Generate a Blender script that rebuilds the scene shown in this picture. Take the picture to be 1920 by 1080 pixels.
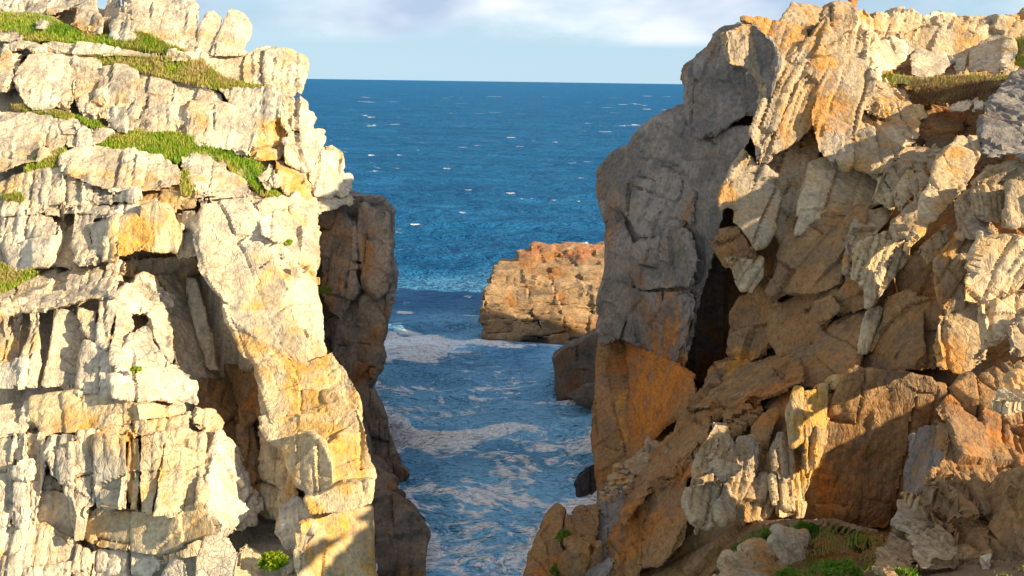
import bpy, bmesh, math, random
import numpy as np
from mathutils import Matrix, Vector, Euler

for o in list(bpy.data.objects):
    bpy.data.objects.remove(o)
random.seed(7)
RNG = np.random.default_rng(11)
sc = bpy.context.scene
col = sc.collection

# ------------------------------------------------------------------ camera
CAM_H, FPX, PITCH, ROLL = 18.0, 1900.0, math.radians(11.54), math.radians(-0.8)
cam_d = bpy.data.cameras.new('camera')
cam_d.sensor_width = 36.0
cam_d.lens = FPX / 1920.0 * 36.0
cam_d.clip_start, cam_d.clip_end = 0.1, 60000.0
cam = bpy.data.objects.new('camera', cam_d)
cam.location = (0, 0, CAM_H)
cam.rotation_euler = (math.pi / 2 - PITCH, ROLL, 0)
col.objects.link(cam)
sc.camera = cam

# ------------------------------------------------------------------ light
SUN_A, SUN_E = math.radians(71), math.radians(22)      # azimuth from straight behind the camera towards the right
SUNV = Vector((math.sin(SUN_A) * math.cos(SUN_E), -math.cos(SUN_A) * math.cos(SUN_E), math.sin(SUN_E)))
world = bpy.data.worlds.new('World')
sc.world = world
world.use_nodes = True
wn = world.node_tree
wn.nodes.clear()


def wnode(t, **kw):
    n = wn.nodes.new(t)
    for k, v in kw.items():
        setattr(n, k, v)
    return n


w_out = wnode('ShaderNodeOutputWorld')
w_bg = wnode('ShaderNodeBackground')
w_sky = wnode('ShaderNodeTexSky', sky_type='NISHITA', sun_disc=False, sun_elevation=SUN_E,
              sun_rotation=math.pi - SUN_A, altitude=0.0, air_density=1.0, dust_density=0.15, ozone_density=3.0)
w_bg.inputs['Strength'].default_value = 0.050
# clouds: flat-based banks of cumulus
w_tc = wnode('ShaderNodeTexCoord')
w_sep = wnode('ShaderNodeSeparateXYZ')
wn.links.new(w_tc.outputs['Generated'], w_sep.inputs[0])


def wmath(op, a, b=None, clamp=False):
    n = wnode('ShaderNodeMath', operation=op, use_clamp=clamp)
    for i, v in enumerate((a, b)):
        if v is None:
            continue
        if isinstance(v, (int, float)):
            n.inputs[i].default_value = v
        else:
            wn.links.new(v, n.inputs[i])
    return n.outputs[0]


w_n1 = wnode('ShaderNodeTexNoise')
w_n1.inputs['Scale'].default_value = 4.2
w_n1.inputs['Detail'].default_value = 7.0
w_n1.inputs['Roughness'].default_value = 0.55
w_map = wnode('ShaderNodeMapping')
w_map.inputs['Location'].default_value = (0.3, 6.1, 2.4)
w_map.inputs['Scale'].default_value = (1.0, 1.0, 2.6)
wn.links.new(w_tc.outputs['Generated'], w_map.inputs[0])
wn.links.new(w_map.outputs[0], w_n1.inputs['Vector'])
w_r1 = wnode('ShaderNodeValToRGB')
w_r1.color_ramp.elements[0].position, w_r1.color_ramp.elements[1].position = 0.36, 0.56
wn.links.new(w_n1.outputs[0], w_r1.inputs[0])
w_n2 = wnode('ShaderNodeTexNoise')
w_n2.inputs['Scale'].default_value = 4.6
w_n2.inputs['Detail'].default_value = 4.0
w_map2 = wnode('ShaderNodeMapping')
w_map2.inputs['Location'].default_value = (8.3, 4.2, 2.0)
w_map2.inputs['Scale'].default_value = (1.0, 1.0, 2.2)
wn.links.new(w_tc.outputs['Generated'], w_map2.inputs[0])
wn.links.new(w_map2.outputs[0], w_n2.inputs['Vector'])
w_r2 = wnode('ShaderNodeValToRGB')
w_r2.color_ramp.elements[0].position, w_r2.color_ramp.elements[1].position = 0.38, 0.62
w_r2.color_ramp.elements[0].color = (4.8, 5.9, 7.9, 1)
w_r2.color_ramp.elements[1].color = (12.5, 12.5, 12.5, 1)
wn.links.new(w_n2.outputs[0], w_r2.inputs[0])
w_mix = wnode('ShaderNodeMix', data_type='RGBA')
w_fac = wmath('MULTIPLY', w_r1.outputs[0], 0.85)
w_hz = wnode('ShaderNodeMapRange')
w_hz.inputs[1].default_value, w_hz.inputs[2].default_value = 0.032, 0.042
wn.links.new(w_sep.outputs[2], w_hz.inputs[0])
w_fac2 = wmath('MULTIPLY', w_fac, w_hz.outputs[0])
wn.links.new(w_fac2, w_mix.inputs[0])
w_hb = wnode('ShaderNodeMapRange', interpolation_type='SMOOTHSTEP')
w_hb.inputs[1].default_value, w_hb.inputs[2].default_value = 0.30, -0.02
w_hb.inputs[3].default_value, w_hb.inputs[4].default_value = 0.0, 0.85
wn.links.new(w_sep.outputs[2], w_hb.inputs[0])
w_haze = wnode('ShaderNodeMix', data_type='RGBA')
w_haze.inputs[7].default_value = (5.2, 7.6, 9.4, 1)
wn.links.new(w_hb.outputs[0], w_haze.inputs[0])
wn.links.new(w_sky.outputs[0], w_haze.inputs[6])
wn.links.new(w_haze.outputs[2], w_mix.inputs[6])
wn.links.new(w_r2.outputs[0], w_mix.inputs[7])
wn.links.new(w_mix.outputs[2], w_bg.inputs['Color'])
wn.links.new(w_bg.outputs[0], w_out.inputs[0])

sun_d = bpy.data.lights.new('sun', 'SUN')
sun_d.energy = 5.0
sun_d.angle = math.radians(0.6)
sun_d.color = (1.0, 0.83, 0.58)
sun = bpy.data.objects.new('sun', sun_d)
sun.rotation_euler = SUNV.to_track_quat('Z', 'Y').to_euler()
sun.location = (30, -20, 40)
col.objects.link(sun)

sc.view_settings.view_transform = 'Standard'
sc.view_settings.look = 'None'
sc.view_settings.exposure = 1.08
sc.view_settings.gamma = 1.0
sc.view_settings.use_curve_mapping = False
sc.cycles.use_denoising = True
sc.cycles.max_bounces = 4

# ------------------------------------------------------------------ pixel <-> world
CM = np.array(Euler(cam.rotation_euler).to_matrix())
CP = np.array([0, 0, CAM_H])


def rays(px, py):
    px, py = np.asarray(px, float), np.asarray(py, float)
    d = np.stack([(px - 960) / FPX, (540 - py) / FPX, -np.ones_like(px)], -1)
    return d @ CM.T


def at(px, py, Y):
    d = rays(px, py)
    return CP + d * (np.asarray(Y, float) / d[..., 1])[..., None]


def at_z(px, py, z=0.0):
    d = rays(px, py)
    return CP + d * ((z - CAM_H) / d[..., 2])[..., None]


def project(P):
    q = (P - CP) @ CM
    w = -q[..., 2]
    w = np.where(w < 0.05, 0.05, w)
    return 960 + FPX * q[..., 0] / w, 540 - FPX * q[..., 1] / w


# ------------------------------------------------------------------ noise
def h3(ix, iy, iz, s=0):
    n = (ix.astype(np.int64) * 374761393 + iy.astype(np.int64) * 668265263 + iz.astype(np.int64) * 2147483647 + s * 974634777)
    n = (n & 0xFFFFFFFF).astype(np.uint64)
    n = ((n ^ (n >> np.uint64(13))) * np.uint64(1274126177)) & np.uint64(0xFFFFFFFF)
    n = ((n ^ (n >> np.uint64(15))) * np.uint64(2246822519)) & np.uint64(0xFFFFFFFF)
    n = n ^ (n >> np.uint64(16))
    return (n & np.uint64(0xFFFFFF)).astype(np.float64) / 16777216.0


def vnoise(P, s=0):
    i = np.floor(P).astype(np.int64)
    f = P - i
    u = f * f * f * (f * (f * 6 - 15) + 10)
    r = 0
    for a in (0, 1):
        wa = u[:, 0] if a else 1 - u[:, 0]
        for b in (0, 1):
            wb = u[:, 1] if b else 1 - u[:, 1]
            for c in (0, 1):
                wc = u[:, 2] if c else 1 - u[:, 2]
                r = r + wa * wb * wc * h3(i[:, 0] + a, i[:, 1] + b, i[:, 2] + c, s)
    return r


def fbm(P, octv=3, s=0, gain=0.5):
    a, t, r = 1.0, 0.0, 0.0
    for k in range(octv):
        r = r + a * (vnoise(P * (2.03 ** k) + 17.3 * k, s + k) - 0.5)
        t += a
        a *= gain
    return r / t * 2


def worley(P, s=0):
    i0 = np.floor(P).astype(np.int64)
    n = len(P)
    d1 = np.full(n, 9.0)
    d2 = np.full(n, 9.0)
    cid = np.zeros((n, 3), np.int64)
    cen = np.zeros((n, 3))
    for a in (-1, 0, 1):
        for b in (-1, 0, 1):
            for c in (-1, 0, 1):
                ii = i0 + np.array([a, b, c])
                q = ii + 0.12 + 0.76 * np.stack([h3(ii[:, 0], ii[:, 1], ii[:, 2], s + k) for k in (1, 2, 3)], 1)
                d = np.abs(P - q)
                d = np.maximum(np.sqrt((d ** 2).sum(1)), 1.05 * d.max(1))
                m = d < d1
                d2 = np.where(m, d1, np.minimum(d2, d))
                d1 = np.where(m, d, d1)
                cid[m] = ii[m]
                cen[m] = q[m]
    return d1, d2, cid, cen


# ------------------------------------------------------------------ materials
def new_mat(name):
    m = bpy.data.materials.new(name)
    m.use_nodes = True
    m.node_tree.nodes.clear()
    return m


class NT:
    def __init__(s, m):
        s.t = m.node_tree

    def n(s, typ, **kw):
        n = s.t.nodes.new(typ)
        for k, v in kw.items():
            if k == 'ins':
                for a, b in v.items():
                    n.inputs[a].default_value = b
            else:
                setattr(n, k, v)
        return n

    def l(s, a, b):
        s.t.links.new(a, b)

    def noise(s, vec, scale, detail=4.0, rough=0.55, dist=0.0):
        n = s.n('ShaderNodeTexNoise', ins={'Scale': scale, 'Detail': detail, 'Roughness': rough, 'Distortion': dist})
        s.l(vec, n.inputs['Vector'])
        return n.outputs[0]

    def ramp(s, fac, stops):
        r = s.n('ShaderNodeValToRGB')
        e = r.color_ramp.elements
        while len(e) < len(stops):
            e.new(0.5)
        for k, (p, c) in enumerate(stops):
            e[k].position = p
            e[k].color = (c, c, c, 1) if isinstance(c, (int, float)) else (*c, 1)
        s.l(fac, r.inputs[0])
        return r.outputs[0]

    def mix(s, fac, a, b, mode='MIX'):
        m = s.n('ShaderNodeMix', data_type='RGBA', blend_type=mode)
        for k, v in ((0, fac), (6, a), (7, b)):
            if isinstance(v, (int, float)):
                m.inputs[k].default_value = v
            elif isinstance(v, tuple):
                m.inputs[k].default_value = (*v, 1)
            else:
                s.l(v, m.inputs[k])
        return m.outputs[2]

    def math(s, op, a, b=0.0, clamp=False):
        m = s.n('ShaderNodeMath', operation=op, use_clamp=clamp)
        for k, v in enumerate((a, b)):
            if isinstance(v, (int, float)):
                m.inputs[k].default_value = v
            else:
                s.l(v, m.inputs[k])
        return m.outputs[0]


def rock_mat(name, base, pale, stain, lichen, stain_amt=0.5, lichen_amt=0.5, grain_dir=(1, 1, 0.35), bump=0.7, wet=1.9, rustc=(0.50, 0.24, 0.05), joint=(-4, 2.4, 0.5)):
    """stone colours; the masks (beds, stains, lichen, iron seeps, tide line) are carried by the mesh"""
    m = new_mat(name)
    t = NT(m)
    pos = t.n('ShaderNodeNewGeometry').outputs['Position']

    def at_(n):
        return t.n('ShaderNodeAttribute', attribute_name=n).outputs['Fac']
    c = t.mix(t.ramp(at_('tone'), [(0.15, 0.0), (0.85, 1.0)]), base, pale)
    sp = t.noise(pos, 6.5, 3, 0.72)
    spc = t.math('MULTIPLY', t.math('SUBTRACT', sp, 0.5), 0.5)
    st = t.ramp(t.math('ADD', at_('stain'), spc), [(0.80 - 0.5 * stain_amt, 0.0), (1.05 - 0.5 * stain_amt, 0.9)])
    c = t.mix(st, c, stain)
    rf = t.ramp(t.math('ADD', at_('rust'), spc), [(0.22, 0.0), (0.50, 0.9)])
    c = t.mix(rf, c, rustc)
    li = t.ramp(t.math('ADD', at_('lichen'), spc), [(0.52, 0.0), (0.66, 1.0)])
    c = t.mix(t.math('MULTIPLY', li, lichen_amt), c, lichen)
    c = t.mix(0.75, c, t.ramp(sp, [(0.28, 0.22), (0.5, 0.52), (0.72, 0.76)]), 'OVERLAY')
    wetf = t.ramp(t.math('SUBTRACT', wet / 4.0 + 0.5, at_('tide')), [(0.42, 0.0), (0.56, 1.0)])
    c = t.mix(wetf, c, (0.05, 0.04, 0.032))
    b = t.n('ShaderNodeBsdfPrincipled')
    t.l(c, b.inputs['Base Color'])
    t.l(t.mix(wetf, (0.92, 0.92, 0.92), (0.35, 0.35, 0.35)), b.inputs['Roughness'])
    b.inputs['Specular IOR Level'].default_value = 0.2
    mp = t.n('ShaderNodeMapping')
    mp.inputs['Scale'].default_value = grain_dir
    t.l(pos, mp.inputs[0])
    hgt = t.noise(mp.outputs[0], 4.2, 4, 0.68, 0.4)
    # hairline joints
    vo = t.n('ShaderNodeTexVoronoi', feature='DISTANCE_TO_EDGE', ins={'Scale': 1.0})
    nv = t.n('ShaderNodeTexNoise', ins={'Scale': 0.9, 'Detail': 2.0})
    t.l(pos, nv.inputs['Vector'])
    wv = t.n('ShaderNodeVectorMath', operation='MULTIPLY_ADD')
    t.l(nv.outputs['Color'], wv.inputs[0])
    wv.inputs[1].default_value = (1.6, 1.6, 1.6)
    t.l(mp2(t, pos, joint), wv.inputs[2])
    t.l(wv.outputs[0], vo.inputs['Vector'])
    line = t.ramp(vo.outputs['Distance'], [(0.0, 1.0), (0.04, 0.0)])
    hgt = t.math('SUBTRACT', hgt, t.math('MULTIPLY', line, t.math('MULTIPLY', at_('crack'), 0.24)))
    bp = t.n('ShaderNodeBump', ins={'Strength': bump, 'Distance': 0.20})
    t.l(hgt, bp.inputs['Height'])
    t.l(bp.outputs[0], b.inputs['Normal'])
    o = t.n('ShaderNodeOutputMaterial')
    t.l(b.outputs[0], o.inputs[0])
    return m


def mp2(t, pos, sc_):
    lean, sx, sz = sc_
    m = t.n('ShaderNodeMapping')
    m.inputs['Rotation'].default_value = (0, math.radians(-lean), 0)
    t.l(pos, m.inputs[0])
    m2 = t.n('ShaderNodeMapping')
    m2.inputs['Scale'].default_value = (sx, sx, sz)
    t.l(m.outputs[0], m2.inputs[0])
    return m2.outputs[0]


def rock_masks(V, tone):
    st = V * np.array([0.55, 0.55, 0.22])
    return {'tone': np.clip(0.55 * tone + 0.45 * (0.5 + 0.9 * fbm(st * 1.3, 3, 301)), 0, 1),
            'stain': np.clip(0.5 + 0.8 * fbm(st + 50, 4, 311, 0.6), 0, 1),
            'lichen': np.clip(0.5 + 0.75 * fbm(V * 1.1 + 20, 4, 321, 0.65), 0, 1),
            'rust': rust_at(V) * np.clip(0.5 + 1.0 * fbm(V * np.array([1.6, 1.6, 0.5]), 3, 331), 0, 1),
            'tide': np.clip(0.5 + V[:, 2] / 4.0 + 0.22 * fbm(V * 0.6, 3, 341), 0, 4),
            'crack': np.clip(0.2 + 1.6 * fbm(V * 0.8 + 7, 2, 351), 0, 1)}


M = {}
M['cream'] = rock_mat('cream_granite', (0.465, 0.355, 0.22), (0.66, 0.56, 0.405), (0.48, 0.29, 0.095), (0.27, 0.245, 0.20), 0.42, 0.6, bump=0.8, rustc=(0.54, 0.29, 0.05))
M['gold'] = rock_mat('golden_granite', (0.46, 0.325, 0.155), (0.58, 0.455, 0.275), (0.50, 0.27, 0.055), (0.30, 0.26, 0.19), 0.6, 0.45, bump=0.8, rustc=(0.54, 0.27, 0.035))
M['sunny'] = rock_mat('sunny_granite', (0.47, 0.33, 0.17), (0.59, 0.46, 0.29), (0.48, 0.25, 0.06), (0.33, 0.29, 0.22), 0.55, 0.45, (1, 1, 0.6), joint=(36, 1.9, 0.6))  # paler, golden copy of the stone for the sunlit pieces
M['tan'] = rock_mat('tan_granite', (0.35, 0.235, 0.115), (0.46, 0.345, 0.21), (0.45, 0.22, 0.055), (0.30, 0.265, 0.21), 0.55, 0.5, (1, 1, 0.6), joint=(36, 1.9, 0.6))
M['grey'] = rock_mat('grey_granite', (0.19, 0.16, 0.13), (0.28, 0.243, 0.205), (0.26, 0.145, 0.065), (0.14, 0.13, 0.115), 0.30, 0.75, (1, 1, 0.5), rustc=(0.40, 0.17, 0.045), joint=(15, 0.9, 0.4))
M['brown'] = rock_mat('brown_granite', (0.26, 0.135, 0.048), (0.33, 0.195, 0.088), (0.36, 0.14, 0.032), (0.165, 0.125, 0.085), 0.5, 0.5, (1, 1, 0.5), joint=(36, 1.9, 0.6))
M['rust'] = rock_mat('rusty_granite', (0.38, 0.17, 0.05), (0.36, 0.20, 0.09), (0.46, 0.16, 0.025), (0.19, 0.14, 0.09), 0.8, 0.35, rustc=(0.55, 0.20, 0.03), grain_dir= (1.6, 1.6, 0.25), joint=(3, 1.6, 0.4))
M['ochre'] = rock_mat('ochre_granite', (0.30, 0.18, 0.082), (0.40, 0.275, 0.15), (0.33, 0.145, 0.045), (0.17, 0.125, 0.08), 0.45, 0.6, (0.6, 0.6, 2.2), wet=2.4, rustc=(0.36, 0.15, 0.07), joint=(0, 0.5, 2.4))
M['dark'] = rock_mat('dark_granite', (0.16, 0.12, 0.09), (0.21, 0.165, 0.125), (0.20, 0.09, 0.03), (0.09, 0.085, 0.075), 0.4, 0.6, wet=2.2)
M['black'] = rock_mat('black_wet_rock', (0.04, 0.036, 0.034), (0.06, 0.054, 0.05), (0.05, 0.035, 0.025), (0.03, 0.03, 0.03), 0.2, 0.5, wet=2.0)


def soil_mat(name, a, b_, c_):
    m = new_mat(name)
    t = NT(m)
    pos = t.n('ShaderNodeNewGeometry').outputs['Position']
    c = t.mix(t.ramp(t.noise(pos, 1.3, 6), [(0.4, 0.0), (0.6, 1.0)]), a, b_)
    c = t.mix(t.ramp(t.noise(pos, 7.0, 5, 0.7), [(0.5, 0.0), (0.65, 0.8)]), c, c_)
    b = t.n('ShaderNodeBsdfPrincipled', ins={'Roughness': 0.95})
    t.l(c, b.inputs['Base Color'])
    bp = t.n('ShaderNodeBump', ins={'Strength': 0.7, 'Distance': 0.15})
    t.l(t.noise(pos, 6.0, 8, 0.7), bp.inputs['Height'])
    t.l(bp.outputs[0], b.inputs['Normal'])
    o = t.n('ShaderNodeOutputMaterial')
    t.l(b.outputs[0], o.inputs[0])
    return m


M['turf'] = soil_mat('turf_soil', (0.20, 0.24, 0.05), (0.34, 0.26, 0.12), (0.16, 0.18, 0.04))
M['heather'] = soil_mat('heather_soil', (0.20, 0.105, 0.055), (0.28, 0.17, 0.09), (0.13, 0.11, 0.04))


def leaf_mat(name, stops):
    m = new_mat(name)
    t = NT(m)
    tint = t.n('ShaderNodeAttribute', attribute_name='tone').outputs['Fac']
    c = t.ramp(tint, stops)
    b = t.n('ShaderNodeBsdfPrincipled', ins={'Roughness': 0.7, 'Specular IOR Level': 0.2})
    t.l(c, b.inputs['Base Color'])
    tr = t.n('ShaderNodeBsdfTranslucent')
    t.l(c, tr.inputs[0])
    mx = t.n('ShaderNodeMixShader')
    mx.inputs[0].default_value = 0.3
    t.l(b.outputs[0], mx.inputs[1])
    t.l(tr.outputs[0], mx.inputs[2])
    o = t.n('ShaderNodeOutputMaterial')
    t.l(mx.outputs[0], o.inputs[0])
    return m


M['grass'] = leaf_mat('grass_blades', [(0.0, (0.14, 0.28, 0.02)), (0.35, (0.27, 0.38, 0.03)), (0.65, (0.42, 0.40, 0.07)), (1.0, (0.50, 0.38, 0.16))])
M['moss'] = leaf_mat('cushion_leaves', [(0.0, (0.05, 0.12, 0.012)), (0.5, (0.12, 0.23, 0.02)), (0.85, (0.24, 0.29, 0.035)), (1.0, (0.34, 0.24, 0.07))])
M['bright'] = leaf_mat('bright_leaves', [(0.0, (0.12, 0.26, 0.01)), (0.5, (0.26, 0.36, 0.015)), (1.0, (0.42, 0.40, 0.03))])
M['dry'] = leaf_mat('dry_heather', [(0.0, (0.10, 0.055, 0.03)), (0.5, (0.20, 0.11, 0.06)), (0.85, (0.26, 0.18, 0.08)), (1.0, (0.20, 0.20, 0.05))])


# ------------------------------------------------------------------ object helpers
def tag(o, label=None, cat=None, group=None, kind=None):
    if label:
        o['label'] = label
    if cat:
        o['category'] = cat
    if group:
        o['group'] = group
    if kind:
        o['kind'] = kind
    return o


def empty(name, loc):
    o = bpy.data.objects.new(name, None)
    o.empty_display_size = 0.3
    o.location = loc
    col.objects.link(o)
    return o


def mesh_np(name, V, F, mat, smooth=True, attrs=None, sharp=None):
    me = bpy.data.meshes.new(name)
    F = np.asarray(F, np.int32)
    k = F.shape[1]
    me.vertices.add(len(V))
    me.vertices.foreach_set('co', np.ascontiguousarray(V, np.float32).ravel())
    me.loops.add(F.size)
    me.loops.foreach_set('vertex_index', F.ravel())
    me.polygons.add(len(F))
    me.polygons.foreach_set('loop_start', np.arange(0, F.size, k, dtype=np.int32))
    me.polygons.foreach_set('use_smooth', np.full(len(F), smooth, bool))
    me.update(calc_edges=True)
    for n, v in (attrs or {}).items():
        a = me.attributes.new(n, 'FLOAT', 'POINT')
        a.data.foreach_set('value', np.ascontiguousarray(v, np.float32))
    me.materials.append(mat)
    if sharp:
        me.set_sharp_from_angle(angle=math.radians(sharp))
    return me


def put(name, me, loc, parent=None):
    o = bpy.data.objects.new(name, me)
    col.objects.link(o)
    if parent is not None:
        o.parent = parent
        o.location = Vector(loc) - parent.location
    else:
        o.location = loc
    return o


# ------------------------------------------------------------------ lie of the cliffs: how far back the rock stands
class Field:
    def __init__(s, pts):
        p = np.array(pts, float)
        s.c = p[:, :2] / 1000.0
        n = len(p)
        A = np.zeros((n + 3, n + 3))
        A[:n, :n] = s.k(s.c, s.c) + np.eye(n) * 2e-4
        A[:n, n] = 1
        A[:n, n + 1:] = s.c
        A[n, :n] = 1
        A[n + 1:, :n] = s.c.T
        s.w = np.linalg.solve(A, np.concatenate([p[:, 2], [0, 0, 0]]))

    @staticmethod
    def k(a, b):
        r2 = ((a[:, None] - b[None]) ** 2).sum(-1)
        return 0.5 * r2 * np.log(r2 + 1e-12)

    def __call__(s, px, py):
        q = np.stack([np.ravel(px), np.ravel(py)], 1) / 1000.0
        n = len(s.c)
        return (s.k(q, s.c) @ s.w[:n] + s.w[n] + q @ s.w[n + 1:]).reshape(np.shape(px))


FL = Field([(10, 20, 55), (300, 30, 53), (420, 80, 52.5), (530, 140, 51.5), (200, 80, 52), (400, 140, 50), (10, 120, 48.5),
            (100, 150, 48), (250, 190, 47.5), (400, 220, 47.5), (520, 220, 48.5), (570, 170, 50.5), (620, 310, 50), (650, 350, 49.5),
            (550, 330, 47.5), (300, 270, 45.5), (400, 310, 45), (480, 340, 45.5), (30, 240, 45), (100, 310, 42.5), (220, 330, 42.3),
            (400, 340, 43.5), (50, 360, 41), (150, 380, 41), (50, 440, 39.5), (250, 420, 39.2), (350, 420, 39.5), (300, 490, 39.8),
            (430, 400, 40), (540, 430, 42), (590, 390, 46), (480, 480, 38.5), (560, 560, 38.5), (460, 620, 36), (580, 680, 36),
            (540, 740, 34), (640, 740, 35), (660, 860, 33), (560, 880, 32), (640, 930, 31.5), (600, 1060, 30.5), (540, 1000, 31),
            (400, 560, 39), (370, 620, 39), (420, 700, 38), (460, 800, 35.5), (490, 930, 33.5), (20, 540, 37), (150, 510, 37.3),
            (220, 500, 37.8), (20, 600, 35.3), (100, 620, 35.2), (250, 620, 35.5), (50, 700, 34), (200, 700, 33.8), (330, 700, 34.5),
            (50, 770, 33), (200, 770, 33), (330, 780, 33.5), (50, 850, 31.5), (200, 850, 31.5), (350, 830, 32), (430, 860, 32.3),
            (50, 950, 30.7), (250, 980, 30.5), (400, 980, 30.5), (50, 1075, 29.5), (250, 1075, 29.5), (420, 1060, 29), (480, 1050, 29.8)])
FR = Field([(1140, 320, 47), (1135, 500, 46.5), (1130, 640, 46), (1130, 900, 44.5), (1200, 250, 46.5), (1290, 300, 44), (1300, 500, 41),
            (1280, 690, 41), (1240, 780, 41.5), (1200, 850, 42.5), (1350, 60, 43.5), (1300, 150, 44), (1420, 200, 42), (1430, 330, 39.5),
            (1400, 420, 38.5), (1420, 560, 37.5), (1360, 700, 38.5), (1500, 20, 45), (1600, 40, 46), (1600, 150, 42.5), (1650, 250, 41),
            (1560, 380, 38), (1700, 280, 40), (1750, 340, 36), (1500, 470, 36.5), (1600, 480, 34.5), (1480, 620, 36.5), (1600, 640, 33.5),
            (1700, 560, 32), (1850, 480, 29), (1900, 600, 28), (1800, 650, 30), (1900, 370, 31), (1850, 220, 34.5), (1910, 200, 34),
            (1720, 150, 50), (1820, 130, 50), (1750, 60, 58), (1900, 60, 58), (1650, 90, 50), (1750, 200, 46), (1250, 800, 36),
            (1150, 950, 34), (1120, 1080, 32.5), (1000, 1070, 33), (1040, 980, 34), (1300, 950, 30), (1350, 820, 30.3), (1430, 800, 29.6), (1400, 900, 29.0),
            (1330, 1070, 28.3), (1480, 760, 29.6), (1520, 850, 29.0), (1600, 760, 30.2), (1650, 850, 29.8), (1600, 970, 28.6), (1450, 980, 27.5),
            (1480, 1070, 22), (1600, 1070, 21), (1750, 850, 24), (1720, 1000, 22.5), (1850, 900, 22), (1850, 1070, 20), (1910, 720, 23.2)])

# ------------------------------------------------------------------ rock pieces
# outlines are surveyed from enlargements of the photograph; each is (origin x, origin y, enlargement)
Z = {0: (0, 0, 1), 1: (0, 0, 3), 2: (0, 360, 3), 3: (0, 720, 3), 5: (1100, 0, 2.341), 6: (1100, 360, 2.341), 7: (960, 680, 2), 8: (880, 440, 3.176)}
PIECES = []


def P(zoom, name, mat, pts, dY=0.0, field=None, parent=None, **kw):
    a = np.array([float(v) for v in pts.replace(',', ' ').split()]).reshape(-1, 2)
    ox, oy, s = Z[zoom]
    a = a / s + np.array([ox, oy])
    PIECES.append(dict(name=name, mat=mat, px=a, dY=dY, field=field, parent=parent, **kw))


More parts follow.
